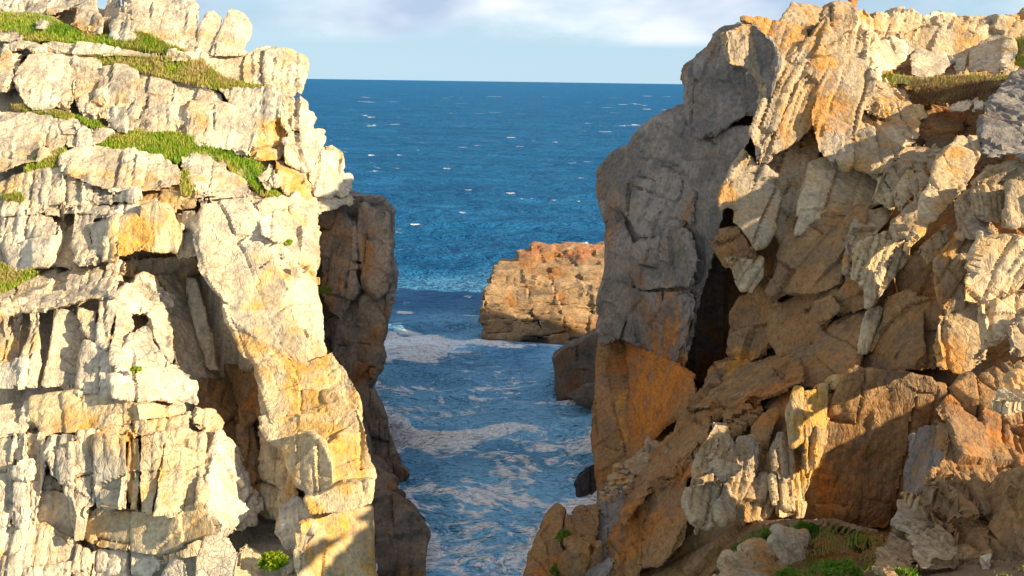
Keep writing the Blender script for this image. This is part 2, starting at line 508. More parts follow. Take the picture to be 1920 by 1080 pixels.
def build_pieces():
    """outline -> closed block with real depth -> even fine mesh -> fractured and weathered"""
    tmp = []
    for k, p in enumerate(PIECES):
        px = p['px']
        c = px.mean(0)
        rg = np.random.default_rng(100 + k)
        if 'Y' in p:
            Yc, gx, gy = p['Y'], p.get('gx', 0.0), p.get('gy', 0.5)
        else:
            F = p['field']
            q = np.vstack([px, c[None]])
            yy = F(q[:, 0], q[:, 1])
            A = np.stack([np.ones(len(q)), (q[:, 0] - c[0]) / 100, (c[1] - q[:, 1]) / 100], 1)
            sol = np.linalg.lstsq(A, yy, rcond=None)[0]
            Yc, gx, gy = sol
            gx, gy = np.clip(gx, -4, 4), np.clip(gy, -1, 7)
            Yc += p['dY']
            if 'agx' in p:
                gx = p['agx']
            gx += p.get('gx', 0.0) + rg.normal() * 0.38 * p.get('jit', 1.0)
            gy += p.get('gy', 0.0)
        p['plane'] = (Yc, gx, gy, c)
        c2 = c
        rr_ = np.linalg.norm(px - c2, axis=1)[:, None]
        pg = c2 + (px - c2) * (1 + p.get('ov', 9.0) / np.maximum(rr_, 12)) if 'grow' not in p else c2 + (px - c2) * p['grow']
        Yv = Yc + gx * (pg[:, 0] - c[0]) / 100 + gy * (c[1] - pg[:, 1]) / 100
        Fv = at(pg[:, 0], pg[:, 1], Yv)
        cen = Fv.mean(0)
        d = cen - CP
        d[2] *= 0.6
        d /= np.linalg.norm(d)
        size = np.ptp(Fv[:, [0, 2]], axis=0)
        t = p.get('t', min(1.5, 0.4 + 0.4 * size.min()))
        Bv = cen + (Fv - cen) * 0.86 + d * t
        bev = p.get('bev', 0.07) * min(1.0, 0.5 * size.min())
        sh = np.array([rg.normal(), 0.0, rg.normal()]) * 0.02 * size.min()
        ins_ = np.clip(rg.normal(0.91, 0.05, len(px)), 0.75, 0.97)[:, None]
        Iv = cen + sh + (Fv - cen) * ins_ - d * bev * 0.35
        Fv = Fv + d * bev * np.clip(rg.normal(0.75, 0.3, len(px)), 0.2, 1.3)[:, None]
        n = len(px)
        bm = bmesh.new()
        fv = [bm.verts.new(v) for v in Fv]
        bv = [bm.verts.new(v) for v in Bv]
        iv = [bm.verts.new(v) for v in Iv]
        bm.faces.new(iv)
        bm.faces.new(bv[::-1])
        for i in range(n):
            j = (i + 1) % n
            bm.faces.new((iv[j], iv[i], fv[i], fv[j]))
        for i in range(n):
            j = (i + 1) % n
            bm.faces.new((fv[j], fv[i], bv[i], bv[j]))
        bmesh.ops.triangulate(bm, faces=bm.faces[:])
        bmesh.ops.recalc_face_normals(bm, faces=bm.faces[:])
        me = bpy.data.meshes.new('tmp')
        bm.to_mesh(me)
        bm.free()
        o = bpy.data.objects.new('tmp', me)
        col.objects.link(o)
        vs = Yc * p.get('res', 0.00210)
        r = o.modifiers.new('r', 'REMESH')
        r.mode = 'VOXEL'
        r.voxel_size = vs
        s = o.modifiers.new('s', 'SMOOTH')
        s.factor = 0.5
        s.iterations = max(1, p.get('sm', 2) // 2)
        tmp.append((o, p, cen, vs))
    dg = bpy.context.evaluated_depsgraph_get()
    dg.update()
    for k, (o, p, cen, vs) in enumerate(tmp):
        ev = o.evaluated_get(dg)
        me = ev.to_mesh()
        nv, nf = len(me.vertices), len(me.polygons)
        V = np.empty(nv * 3, np.float32)
        me.vertices.foreach_get('co', V)
        N = np.empty(nv * 3, np.float32)
        me.vertices.foreach_get('normal', N)
        V = V.reshape(-1, 3).astype(float)
        N = N.reshape(-1, 3).astype(float)
        lt = np.empty(nf, np.int32)
        me.polygons.foreach_get('loop_total', lt)
        li = np.empty(len(me.loops), np.int32)
        me.loops.foreach_get('vertex_index', li)
        ev.to_mesh_clear()
        if nv == 0 or lt.max() != 4 or lt.min() != 4:
            print('BAD', p['name'], nv, k)
            continue
        F = li.reshape(-1, 4)
        D, tone = weather(V, N, p)
        V = V + D
        base = np.array([V[:, 0].mean(), V[:, 1].mean(), V[:, 2].min()])
        mesh = mesh_np(p['name'], V - base, F, M[p['mat']], True, rock_masks(V, tone), sharp=36)
        par_ = p['parent']['obj'] if isinstance(p['parent'], dict) else p['parent']
        ob = put(p['name'], mesh, base, par_)
        p['obj'] = ob
        if p.get('label'):
            tag(ob, p['label'], p.get('cat', 'boulder'), p.get('group'))
    for o, *_ in tmp:
        m = o.data
        bpy.data.objects.remove(o)
        bpy.data.meshes.remove(m)


RUST = []


def rust(px, py, Y, rx, rz, amt=1.0):
    RUST.append((at(px, py, Y), rx, rz, amt))


def rust_at(V):
    r = np.zeros(len(V))
    for c, rx, rz, amt in RUST:
        d = (V - c) / np.array([rx, rx + 1.0, rz])
        r = np.maximum(r, amt * np.clip(1.5 - np.sqrt((d ** 2).sum(1)), 0, 1))
    return r


def frame(lean, dip=0.0):
    """joint axes: across, along (leaning), depth"""
    al = np.array([math.sin(lean), 0.0, math.cos(lean)])
    ac = np.array([math.cos(lean), 0.15, -math.sin(lean)])
    ac /= np.linalg.norm(ac)
    de = np.cross(al, ac)
    return np.stack([ac, al, de])


def joints1(u, s, key=None):
    """one family of parallel joints at uneven spacing: distance to the nearest, cell number, place in cell"""
    i = np.floor(u).astype(np.int64)
    k = np.zeros_like(i) if key is None else key
    z0 = np.zeros_like(i)

    def edge(n):
        return n + 0.72 * (h3(n, k, z0, s) - 0.5)
    e0, e1 = edge(i), edge(i + 1)
    em, ep = edge(i - 1), edge(i + 2)
    cell = np.where(u < e0, i - 1, np.where(u >= e1, i + 1, i))
    lo = np.where(u < e0, em, np.where(u >= e1, e1, e0))
    hi = np.where(u < e0, e0, np.where(u >= e1, ep, e1))
    return np.minimum(u - lo, hi - u), cell, u - 0.5 * (lo + hi)


def weather(V, N, p):
    R = frame(math.radians(p.get('lean', 0.0)))
    q = V @ R.T
    wob = np.stack([fbm(V * 0.35, 2, 31), fbm(V * 0.35 + 9, 2, 37), fbm(V * 0.35 - 7, 2, 41)], 1)
    q = q + p.get('wob', 0.22) * wob
    fr = p.get('frac', 1.0)
    cs = np.array(p.get('cell', (1.0, 2.3, 1.2)))
    sd = p.get('seed', 0)
    # upright joints, then cross joints in each slab, then joints running back into the rock
    du, cu, lu = joints1(q[:, 0] / cs[0], 3 + sd)
    dv, cv, lv = joints1(q[:, 1] / cs[1] + 0.35 * h3(cu, cu, cu, 9), 5 + sd, cu)
    dw, cw, lw = joints1(q[:, 2] / cs[2] + 0.3 * q[:, 1] / cs[1] * 0.3, 7 + sd, cu * 0)
    hh = h3(cu, cv, cw, 77)
    t1 = h3(cu, cv, cw, 81) - 0.5
    t2 = h3(cu, cv, cw, 82) - 0.5
    t3 = h3(cu, cv, cw, 83) - 0.5
    open_u = h3(cu, cv, cw * 0, 90)
    pres = np.clip(vnoise(V * 0.6, 5) * 3.0 - 0.9, 0, 1)
    cw_ = 0.05
    crack = np.maximum(np.exp(-(du * cs[0] / cw_) ** 2) * np.clip(0.05 + 1.1 * pres * (h3(cu, cv, cw * 0, 93) > 0.35), 0, 1), 0.8 * np.exp(-(dv * cs[1] / cw_) ** 2) * np.clip(pres * 1.2 - 0.1, 0, 1))
    disp = fr * (0.22 * (hh - 0.55) + cs[0] * 0.30 * t1 * lu + 0.12 * cs[1] * t2 * lv + 0.20 * cs[2] * t3 * lw - (0.10 + 0.25 * (open_u > 0.78)) * crack)
    # smaller splinters
    cs2 = cs * np.array([0.36, 0.40, 0.40])
    du2, cu2, lu2 = joints1(q[:, 0] / cs2[0] + 0.25 * wob[:, 1], 13 + sd)
    dv2, cv2, lv2 = joints1(q[:, 1] / cs2[1], 15 + sd, cu2)
    h2 = h3(cu2, cv2, cu2, 12)
    t4 = h3(cu2, cv2, cu2, 14) - 0.5
    act = np.clip((vnoise(V * 0.45 + 3, 8) - 0.42) * 4.0, 0.0, 1) * p.get('splint', 1.0)
    c2 = np.maximum(np.exp(-(du2 * cs2[0] / 0.045) ** 2), 0.6 * np.exp(-(dv2 * cs2[1] / 0.045) ** 2))
    disp = disp + act * fr * (0.12 * (h2 - 0.5) + cs2[0] * 0.3 * t4 * lu2 - 0.07 * c2)
    # knocked-off corners and pits
    d1, d2, cid, cen = worley(V * p.get('chip', 1.1), 21)
    ch = h3(cid[:, 0], cid[:, 1], cid[:, 2], 22)
    tv = np.stack([h3(cid[:, 0], cid[:, 1], cid[:, 2], 30 + j_) - 0.5 for j_ in range(3)], 1)
    rg = p.get('rough', 1.0)
    disp = disp + rg * (0.14 * fbm(V * 0.5, 2, 3) + 0.05 * fbm(V * 2.4, 3, 13) + 0.19 * ((tv * (V * p.get('chip', 1.1) - cen)).sum(1)) * np.clip(ch * 1.6 - 0.5, 0, 1))
    tone = 0.55 * hh + 0.45 * h2
    return N * disp[:, None], tone


LC = tag(empty('sea_cliff', (-14.0, 40.0, 0.0)), 'tall sunlit cream granite cliff with grassy ledges beside the narrow inlet', 'cliff')
RC = tag(empty('sea_cliff', (13.0, 38.0, 0.0)), 'brown and grey granite cliff mostly in shade with leaning slabs and a cave', 'cliff')
ISL = tag(empty('sea_stack', (2.5, 74.0, 0.0)), 'low ochre layered rock islet standing in the open water', 'sea stack')
TORS = 'tall rocks along the cliff top'
FI = Field([(905, 640, 69), (1050, 645, 69), (1140, 645, 69), (905, 560, 71), (1030, 560, 71), (1140, 560, 71), (940, 490, 77), (1050, 462, 80), (1140, 462, 80)])


def L(z, name, pts, dY=0.0, mat='cream', **kw):
    kw.setdefault('lean', -4)
    P(z, name, mat, pts, dY, FL, LC, **kw)


def Rr(z, name, pts, dY=0.0, mat='tan', **kw):
    kw.setdefault('lean', 36)
    kw.setdefault('ov', 15)
    kw.setdefault('cell', (0.8, 3.6, 1.3))
    if mat == 'cream':
        mat = 'sunny'
    if mat in ('sunny', 'gold', 'ochre'):  # sunlit pieces: light put into the stone colour, faces turned sunward
        kw.setdefault('agx', 0.35)
        kw.setdefault('jit', 0.4)
    elif mat == 'tan':
        kw.setdefault('agx', 0.15)
    kw.setdefault('jit', 0.5)
    P(z, name, mat, pts, dY, FR, RC, **kw)


def T(z, name, label, pts, dY=0.0, mat='cream', field=None, cat='boulder', group=None, **kw):
    kw.setdefault('ov', 3.0)
    P(z, name, mat, pts, dY, field, None, label=label, cat=cat, group=group, **kw)


# ---- left cliff: rocks crowning the top (each stands by itself)
L(1, 'rock_outcrop', '-60,-60 480,-60 450,20 380,45 300,60 180,80 -60,85', 0.3)
T(1, 'boulder', 'triangular leaning granite slab on the grass beside the broad pale tor', '540,-40 470,30 420,110 385,155 470,180 575,195 582,130 560,80 545,20', -0.4, field=FL)
L(1, 'rock_column', '625,-30 670,-30 668,100 640,115 590,135 595,80', 0.4)
L(1, 'rock_column', '690,-40 752,-40 757,215 680,212 635,195 640,130 670,110 682,50', -0.2)
L(1, 'rock_block', '757,-50 1040,-50 1090,10 1112,60 1102,170 1112,295 1060,290 1000,268 910,230 850,195 800,185 757,180', 0, frac=0.6)
T(1, 'standing_rock', 'slim standing rock with a dark side, left half of the split tor', '1160,68 1200,63 1243,108 1240,180 1215,260 1212,310 1130,310 1103,295 1108,210 1123,140 1145,90', 0, field=FL, frac=0.5, cat='tor', lean=6)
T(1, 'standing_rock', 'tapered standing rock against the sky, right half of the split tor', '1290,43 1340,58 1392,88 1412,140 1407,200 1382,300 1330,312 1210,312 1225,220 1250,150 1267,75', -0.2, field=FL, frac=0.5, cat='tor', lean=6)
L(1, 'rock_block', '1150,310 1250,298 1370,290 1397,310 1382,380 1372,465 1280,455 1210,405 1155,365', 0)
L(1, 'rock_block', '1388,310 1440,298 1500,288 1522,310 1512,400 1502,475 1400,470 1372,440 1384,360', 0.2)
L(1, 'rock_block', '1500,300 1560,288 1640,308 1702,338 1722,370 1697,420 1667,490 1642,555 1590,535 1530,495 1500,450', 0.2, gx=0.8)
L(1, 'ledge_stone', '245,240 300,228 420,248 600,262 860,298 850,330 700,315 500,295 330,295 250,275', -0.4)
L(1, 'ledge_stone', '-40,178 110,183 122,205 60,228 -40,220', -0.4)
L(1, 'ledge_stone', '70,233 210,243 215,270 80,270', -0.4)
L(1, 'ledge_stone', '970,293 1070,303 1076,333 980,338', -0.3)
T(1, 'boulder', 'small pale boulder lying alone in the green grass', '208,130 240,112 272,140 267,160 212,160', -0.9, field=FL, t=0.8)
# upper wall
L(1, 'rock_block', '-60,278 45,283 52,400 47,475 -60,500')
L(1, 'rock_block', '70,278 200,268 242,275 190,310 130,330 100,400 92,475 55,465 62,350', 0.9)
L(1, 'rock_slab', '240,273 290,268 347,330 332,430 307,565 270,605 200,595 140,565 103,475 130,380 165,320', -0.3)
L(1, 'rock_slab', '353,325 422,325 432,400 417,535 390,605 308,572 320,510 340,410', 0)
L(1, 'rock_block', '430,338 540,343 592,400 587,480 592,582 530,578 450,582 420,540 430,450', 0)
L(1, 'rock_block', '590,388 700,398 742,430 747,540 742,618 660,608 588,588 595,500', -0.1)
L(1, 'rock_block', '448,590 592,592 602,665 530,655 478,645', -0.3)
L(1, 'rock_block', '600,612 747,622 742,692 732,722 660,705 610,665', -0.5)
L(1, 'rock_block', '745,408 850,418 960,448 987,520 972,640 962,735 880,745 800,735 733,718 745,600', 0.1)
L(1, 'rock_block', '985,458 1080,478 1200,508 1242,560 1242,604 1080,604 1000,604 985,540', 0.2)
L(1, 'rock_column', '985,608 1077,600 1062,720 1052,765 990,735 968,700', 0)
L(1, 'rock_block', '1080,598 1240,588 1302,620 1312,720 1292,835 1200,820 1100,805 1053,752 1065,680', -0.3, frac=0.7)
L(1, 'rock_block', '1228,498 1380,508 1520,508 1582,540 1592,640 1530,660 1470,700 1430,780 1400,855 1330,855 1295,803 1310,640 1288,560', -0.5, frac=0.8)
L(1, 'rock_block', '1470,690 1540,670 1600,690 1642,750 1612,830 1560,885 1470,895 1400,855 1430,770', 0.3, 'gold')
L(1, 'rock_block', '1588,540 1640,558 1702,598 1712,650 1660,685 1640,745 1588,690', 0)
L(1, 'rock_block', '1655,660 1720,643 1758,670 1747,712 1700,735 1650,725', 0, t=1.6)
L(1, 'rock_block', '1648,730 1740,738 1802,748 1808,800 1762,850 1742,965 1690,935 1620,905 1608,830', 0)
L(1, 'rock_block', '1800,858 1860,838 1917,858 1922,940 1902,1030 1862,1090 1780,1090 1758,1000 1790,930', 0, lean=8)
L(1, 'rock_block', '1900,958 1957,1010 1962,1060 1932,1095 1880,1085', 0.2, t=1.4)
L(1, 'rock_block', '1560,900 1690,935 1745,970 1760,1010 1780,1090 1700,1140 1640,1100 1560,1000', 0.5, 'gold')
# middle terraces
L(1, 'rock_block', '-60,638 140,638 280,658 342,700 372,780 352,803 312,853 240,883 240,800 100,792 -60,802', -0.2)
L(1, 'rock_block', '-60,800 100,795 242,800 242,873 180,903 120,903 -60,995', -0.5)
L(1, 'ledge_stone', '348,678 430,678 484,710 430,743 368,743', -0.4, t=1.2)
L(1, 'ledge_stone', '395,750 560,738 634,745 560,793 480,823 388,818', -0.5)
L(1, 'rock_slab', '358,880 420,843 540,833 720,858 860,878 980,928 1013,980 992,1033 860,1063 640,1063 480,1013 380,963 348,920', -0.6, frac=0.6, jit=0.3)
L(1, 'rock_block', '1028,880 1090,868 1180,878 1262,908 1257,960 1312,980 1384,1030 1388,1100 1110,1100 1088,1030 1048,960', -0.4, frac=0.7)
T(1, 'boulder', 'pale boulder at the foot of the green slope above the shaded block', '1436,992 1510,958 1563,1010 1563,1052 1500,1065', -0.9, field=FL, t=1.0)
L(1, 'rock_slab', '-60,1050 80,990 240,958 380,978 484,1000 494,1090 440,1150 220,1190 -60,1200', -0.3, frac=0.8)
L(1, 'rock_block', '488,1018 640,1060 764,1070 764,1120 560,1140 480,1130', -0.3)
L(1, 'rock_block', '700,1060 1000,1035 1110,1080 1080,1170 800,1180 560,1160 560,1120', 0.2, 'gold')
L(1, 'rock_block', '1100,1090 1400,1090 1560,1130 1660,1170 1700,1200 1500,1220 1200,1200', 0.3)
L(1, 'rock_block', '1640,1090 1780,1080 1960,1090 1990,1130 1800,1180 1660,1180', 0.6)
# overhanging row
L(2, 'rock_block', '-60,128 200,128 202,270 172,413 80,443 48,400 38,300 -60,250', 0)
L(2, 'rock_slab', '208,128 300,148 332,230 302,330 272,403 188,413 198,290', -0.2)
L(2, 'rock_block', '310,150 370,128 400,140 450,128 470,190 430,230 442,403 380,413 300,393 290,330 330,240', 0.8)
L(2, 'rock_slab', '450,128 560,118 602,150 520,180 510,250 562,350 530,393 448,403 425,300 440,220', -0.1)
L(2, 'rock_slab', '510,198 600,158 642,230 664,330 642,373 570,373 530,290', -0.4)
L(2, 'rock_block', '638,158 760,138 818,200 823,270 792,313 700,348 658,343 630,240', -0.6, 'gold', frac=0.5)
L(2, 'rock_block', '800,88 920,88 962,120 962,180 1004,190 1004,313 850,323 798,313 830,230 800,150', -0.4, 'gold', frac=0.6)
L(2, 'rock_block', '408,58 600,78 790,88 803,130 620,153 560,123 420,123', -0.1)
L(2, 'rock_block', '240,-10 425,-5 418,60 405,115 258,118', -0.2)
L(2, 'rock_block', '998,128 1092,128 1124,200 1114,343 1030,353 998,303', 0.3)
L(2, 'rock_slab', '690,390 1060,360 1112,440 1000,483 800,475 690,455', 1.6, frac=0.5)
L(2, 'rock_slab', '860,478 1040,448 1062,560 1102,700 1182,900 1232,1090 1050,1090 990,1003 960,760 940,560', 1.0, frac=0.45, ov=4)
L(2, 'rock_slab', '1040,470 1112,500 1144,620 1192,780 1224,960 1244,1020 1160,990 1110,820 1068,640', 0.3, frac=0.5, ov=2)
# leaning slabs under the ledge
L(2, 'ledge_stone', '-60,600 60,538 230,478 420,438 690,388 702,455 640,483 640,595 450,605 300,645 160,685 60,605 -60,640', 0.2, gy=1.5, ov=8)
L(2, 'rock_slab', '-60,620 55,600 63,700 32,850 12,940 -60,940', -0.1, ov=3)
L(2, 'rock_slab', '70,608 162,600 132,700 122,840 102,965 18,965 38,860 60,740', 0.2, ov=3)
L(2, 'rock_slab', '158,680 232,668 227,800 217,960 202,1090 128,1090 130,920 150,800', -0.3, ov=3)
L(2, 'rock_slab', '308,668 370,648 422,700 482,760 494,830 464,940 444,1090 236,1090 268,960 290,800', 0.3, frac=0.5, gx=0.6, ov=3)
L(2, 'rock_slab', '440,650 542,680 548,853 500,813 428,720', 0, ov=3)
L(2, 'rock_slab', '558,598 642,598 654,680 634,760 624,850 600,883 550,853 545,720', -0.2, ov=3)
L(2, 'rock_slab', '650,658 720,678 754,690 744,780 702,880 662,965 638,965 630,830', -0.3, ov=3)
L(2, 'rock_slab', '690,540 800,468 860,478 902,540 952,580 948,653 880,673 820,693 740,683 655,655 650,570', -0.2, ov=3)
L(2, 'rock_slab', '828,690 952,658 978,760 984,950 940,1005 900,880 850,780', -0.2, lean=-20, ov=3)
L(2, 'rock_slab', '638,965 700,878 762,760 832,740 872,860 962,990 1052,1040 1114,1085 1094,1190 640,1150 630,1060', -0.5, lean=-15, ov=3)
L(2, 'rock_slab', '480,850 530,868 612,908 624,1000 644,1150 436,1140 450,1000', -0.1, ov=3)
L(2, 'rock_slab', '-60,958 100,958 122,1000 134,1090 70,1110 -60,1110', -0.2, ov=3)
# banded row
L(3, 'rock_block', '-60,150 182,118 203,170 132,263 -60,305', -0.1)
for s in ('188,93 372,78 372,258 250,268 198,200', '370,78 482,73 493,243 374,263', '488,73 632,68 638,233 494,243', '648,88 702,108 702,218 648,218',
          '704,108 784,118 784,203 704,213', '788,118 900,138 1014,148 950,173 800,198'):
    L(3, 'rock_block', s, -0.15, 'gold', frac=0.6)
# lower wall of upright slabs
L(3, 'rock_slab', '-60,308 60,308 82,420 72,560 62,785 -60,805')
L(3, 'rock_slab', '68,288 152,288 152,400 147,520 132,785 58,785 80,560 90,420', -0.15)
L(3, 'rock_slab', '148,288 242,298 242,440 232,520 217,650 202,775 128,785 150,600', 0.05)
L(3, 'rock_column', '288,308 342,308 338,430 344,530 318,512 288,490 278,400', -0.2, 'cream')
L(3, 'rock_column', '346,308 404,308 404,420 384,555 348,532 342,430', -0.3, 'cream')
L(3, 'rock_slab', '408,308 542,288 532,400 532,520 522,660 482,875 418,865 413,650 388,600 400,430', -0.25)
L(3, 'rock_slab', '548,328 702,308 698,430 703,570 703,705 560,705 538,640 538,450', -0.35)
L(3, 'rock_slab', '720,318 782,308 790,430 780,560 776,712 720,712 704,560', -0.25, 'gold', frac=0.6, ov=4)
L(3, 'rock_slab', '790,308 830,298 926,268 912,430 880,580 862,738 782,724 790,540', -0.3, 'gold', frac=0.6, ov=4)
L(3, 'rock_slab', '930,268 1052,248 1154,300 1144,430 1102,705 866,738 890,560 918,420', -0.25, 'gold', frac=0.6, ov=4)
L(3, 'rock_slab', '1058,188 1190,188 1244,240 1204,330 1194,480 1174,600 1110,685 1130,430 1150,300', -0.2, 'gold')
L(3, 'rock_slab', '1228,268 1302,350 1344,430 1374,560 1434,650 1434,765 1330,835 1188,785 1178,600 1200,450', -0.3)
L(3, 'ledge_stone', '640,233 802,213 802,273 700,303 556,313', -0.1, 'gold')
L(3, 'ledge_stone', '798,220 1062,188 1052,253 900,273 808,303', 0, 'gold')
L(3, 'rock_slab', '498,708 720,713 860,738 1102,700 1184,790 1204,855 1150,855 1000,903 900,945 560,925 478,873', -0.3, 'gold', frac=0.6)
L(3, 'rock_slab', '238,558 300,538 350,600 402,650 412,865 300,815 218,785 218,650', 0.5)
L(3, 'rock_slab', '28,788 200,788 350,868 524,940 504,1130 -60,1130 -60,800', 0)
L(3, 'rock_slab', '556,918 900,943 904,1000 800,1130 516,1130 530,950', 0)
T(3, 'boulder', 'rounded pinkish boulder at the foot of the wall of upright slabs', '1148,860 1230,838 1312,880 1344,950 1314,1130 1086,1130 1100,980', -1.0, field=FL, frac=0.5, sm=9)
T(3, 'boulder', 'low pale boulder beside the rounded pinkish boulder', '916,1080 980,998 1042,1010 1064,1130 896,1130', -1.0, field=FL, frac=0.5, t=1.2)
L(3, 'rock_block', '1328,960 1380,928 1464,970 1464,1130 1310,1130', -0.4, 'gold')
# gully between wall and buttress
L(0, 'rock_slab', '452,775 477,788 483,840 497,900 504,965 480,945 464,880 449,830', 0.3, 'brown', frac=0.6)
L(0, 'rock_slab', '368,718 442,718 452,792 441,865 414,803 379,783', 1.2, 'brown', frac=0.6)
L(0, 'rock_slab', '425,690 485,700 500,770 490,840 470,800 440,750', 0.9, 'brown')
# buttress
L(0, 'buttress_face', '383,395 460,383 497,425 517,460 547,497 587,520 599,567 602,620 613,669 560,693 480,643 430,603 419,560 398,547 378,512 370,470 368,420', -0.3, 'cream', frac=0.5, jit=0, gx=0.3, lean=-28, cell=(1.7, 3.2, 2.0), rough=1.3)
L(0, 'buttress_face', '428,600 480,640 560,690 614,666 642,710 668,745 668,800 683,850 640,873 560,833 500,793 488,740 478,690 448,660', -0.3, 'gold', frac=0.5, jit=0, gx=0.3, lean=-28, cell=(1.7, 3.2, 2.0), rough=1.3)
L(0, 'rock_block', '478,388 560,368 592,383 591,470 592,545 560,512 530,472 505,432 488,412', 0.2)
L(2, 'rock_block', '1480,128 1600,118 1628,170 1612,243 1560,263 1490,233', -0.7, t=1.3)
L(2, 'rock_slab', '1638,108 1742,98 1774,300 1774,485 1720,475 1638,393 1600,320 1640,200', -0.4)
L(0, 'rock_block', '490,757 540,733 612,733 672,768 688,850 693,873 640,885 600,855 560,855 518,833 493,803', -0.6, 'gold', frac=0.7)
L(3, 'rock_block', '1598,360 1680,298 1760,288 1822,340 1864,450 1874,560 1820,605 1730,615 1678,560 1638,470', -0.8, 'gold', frac=0.7, ov=5)
L(0, 'rock_block', '618,842 660,798 678,840 700,890 693,918 640,924 621,890', -0.8, 'gold', frac=0.6)
L(0, 'rock_slab', '576,935 640,915 693,905 688,942 640,957 588,962', -1.5, 'gold', frac=0.4, t=2.2)
L(0, 'rock_slab', '488,800 540,845 552,880 550,930 575,965 540,985 505,940 490,870', 0.2, 'gold')
L(0, 'rock_slab', '553,1000 600,963 660,958 693,958 703,1100 558,1110', -0.6, 'gold', frac=0.6)
L(0, 'rock_block', '530,960 555,938 582,960 587,1000 560,1042 535,1032 518,1000', -1.1, 'cream', frac=0.5, sm=8)
L(3, 'rock_block', '1588,1000 1660,948 1800,970 1834,1130 1600,1130', -0.9)
# shaded end of the cliff
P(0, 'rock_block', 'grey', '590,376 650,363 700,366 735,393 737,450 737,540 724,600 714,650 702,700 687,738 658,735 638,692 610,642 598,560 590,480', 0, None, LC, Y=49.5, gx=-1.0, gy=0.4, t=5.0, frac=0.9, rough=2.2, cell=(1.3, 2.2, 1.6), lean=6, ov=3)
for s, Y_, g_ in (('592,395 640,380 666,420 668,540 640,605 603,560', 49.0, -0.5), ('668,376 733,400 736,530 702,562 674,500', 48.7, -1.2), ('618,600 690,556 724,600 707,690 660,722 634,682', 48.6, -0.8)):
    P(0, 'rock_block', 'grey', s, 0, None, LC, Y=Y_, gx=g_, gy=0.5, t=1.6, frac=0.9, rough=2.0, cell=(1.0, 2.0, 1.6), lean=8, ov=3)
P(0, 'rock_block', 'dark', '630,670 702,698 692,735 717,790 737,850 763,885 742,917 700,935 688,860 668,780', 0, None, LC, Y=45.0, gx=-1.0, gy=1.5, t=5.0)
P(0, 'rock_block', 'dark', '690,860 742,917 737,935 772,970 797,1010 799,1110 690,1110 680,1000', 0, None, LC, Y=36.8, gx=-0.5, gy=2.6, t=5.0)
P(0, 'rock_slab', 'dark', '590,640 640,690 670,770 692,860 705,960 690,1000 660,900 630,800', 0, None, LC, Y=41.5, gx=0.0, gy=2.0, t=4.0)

# ---- right cliff: headland
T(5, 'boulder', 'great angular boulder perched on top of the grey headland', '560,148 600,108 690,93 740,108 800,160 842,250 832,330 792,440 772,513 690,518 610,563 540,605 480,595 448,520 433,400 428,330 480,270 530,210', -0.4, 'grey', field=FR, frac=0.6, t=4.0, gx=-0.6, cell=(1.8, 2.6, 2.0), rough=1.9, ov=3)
P(5, 'sunlit_face', 'tan', '585,130 690,97 740,110 800,160 838,250 828,330 786,436 758,420 742,345 690,295 620,285 600,210', -1.05, FR, PIECES[-1], agx=1.1, jit=0, t=1.6, frac=0.6, cell=(1.8, 2.6, 2.0), rough=1.6, ov=2)  # added to catch the sun, painted paler than the boulder it sits on
Rr(5, 'rock_block', '690,93 830,108 950,128 962,200 932,250 862,333 835,333 820,230 760,130', 0.2, 'tan', frac=0.6)
T(5, 'boulder', 'rounded lichened boulder on the skyline behind the perched boulder', '848,90 900,8 960,18 1042,50 1032,103 960,133 880,128 838,120', 0.8, 'tan', field=FR, sm=10, frac=0.5)
Rr(5, 'rock_slab', '1060,58 1140,38 1152,80 1122,120 1060,173 1028,170', 0.3)
T(5, 'standing_rock', 'thin upright stone spike on the skyline', '1150,-8 1190,-18 1188,50 1162,95 1138,60', 0.6, 'brown', field=FR, frac=0.4, t=0.8, cat='rock')
Rr(5, 'rock_dome', '203,612 250,558 330,508 400,468 455,456 480,590 540,605 600,570 700,540 745,560 705,640 640,730 500,740 380,720 300,750 200,730 186,650', 0.2, 'grey', frac=0.4, sm=6, jit=0, rough=1.6, cell=(2.2, 2.6, 2.0), ov=3)
Rr(5, 'rock_block', '72,762 108,700 180,658 200,725 155,765 124,803 134,903 88,945 70,850', 0.2, 'grey', frac=0.4, t=3)
Rr(0, 'headland_face', '1148,330 1200,298 1290,308 1400,288 1422,330 1362,380 1347,440 1332,500 1312,560 1297,640 1284,695 1260,703 1220,673 1165,633 1130,645 1122,600 1133,500 1131,400', -0.2, 'grey', frac=0.55, jit=0, rough=1.9, t=5, lean=14, cell=(1.9, 3.4, 2.0), ov=3)
for s, d in (('95,100 150,85 205,250 195,420 155,620 112,660 66,600 88,400', -0.55), ('205,240 330,200 440,170 485,300 452,430 330,425 250,435 212,380', -0.5),
             ('335,440 440,430 472,480 442,640 402,780 345,700 350,560', -0.6), ('160,-60 300,-45 400,-70 475,10 455,130 330,190 220,170 150,90', -0.5), ('200,440 320,440 345,560 340,690 250,660 160,600', -0.45)):
    Rr(6, 'headland_face', s, d, 'grey', frac=0.7, jit=0.6, rough=1.8, lean=14, cell=(1.4, 2.8, 2.0), ov=5, t=1.4)
Rr(0, 'headland_face', '1126,625 1165,630 1182,650 1192,720 1187,862 1150,905 1128,960 1120,800 1124,700', -0.75, 'brown', frac=0.5, lean=3, t=4)
Rr(0, 'rust_stained_face', '1178,646 1240,678 1294,708 1294,765 1240,795 1200,855 1183,865 1190,720', -0.6, 'rust', frac=0.35, lean=3)
Rr(5, 'rock_block', '690,678 740,728 822,800 834,880 802,970 772,1045 740,1077 700,1003 658,950 670,903 616,925 606,880 648,760', -0.9, frac=0.7)
Rr(6, 'rock_block', '618,298 752,308 754,370 722,425 678,393', -0.9, 'gold', t=1.5)
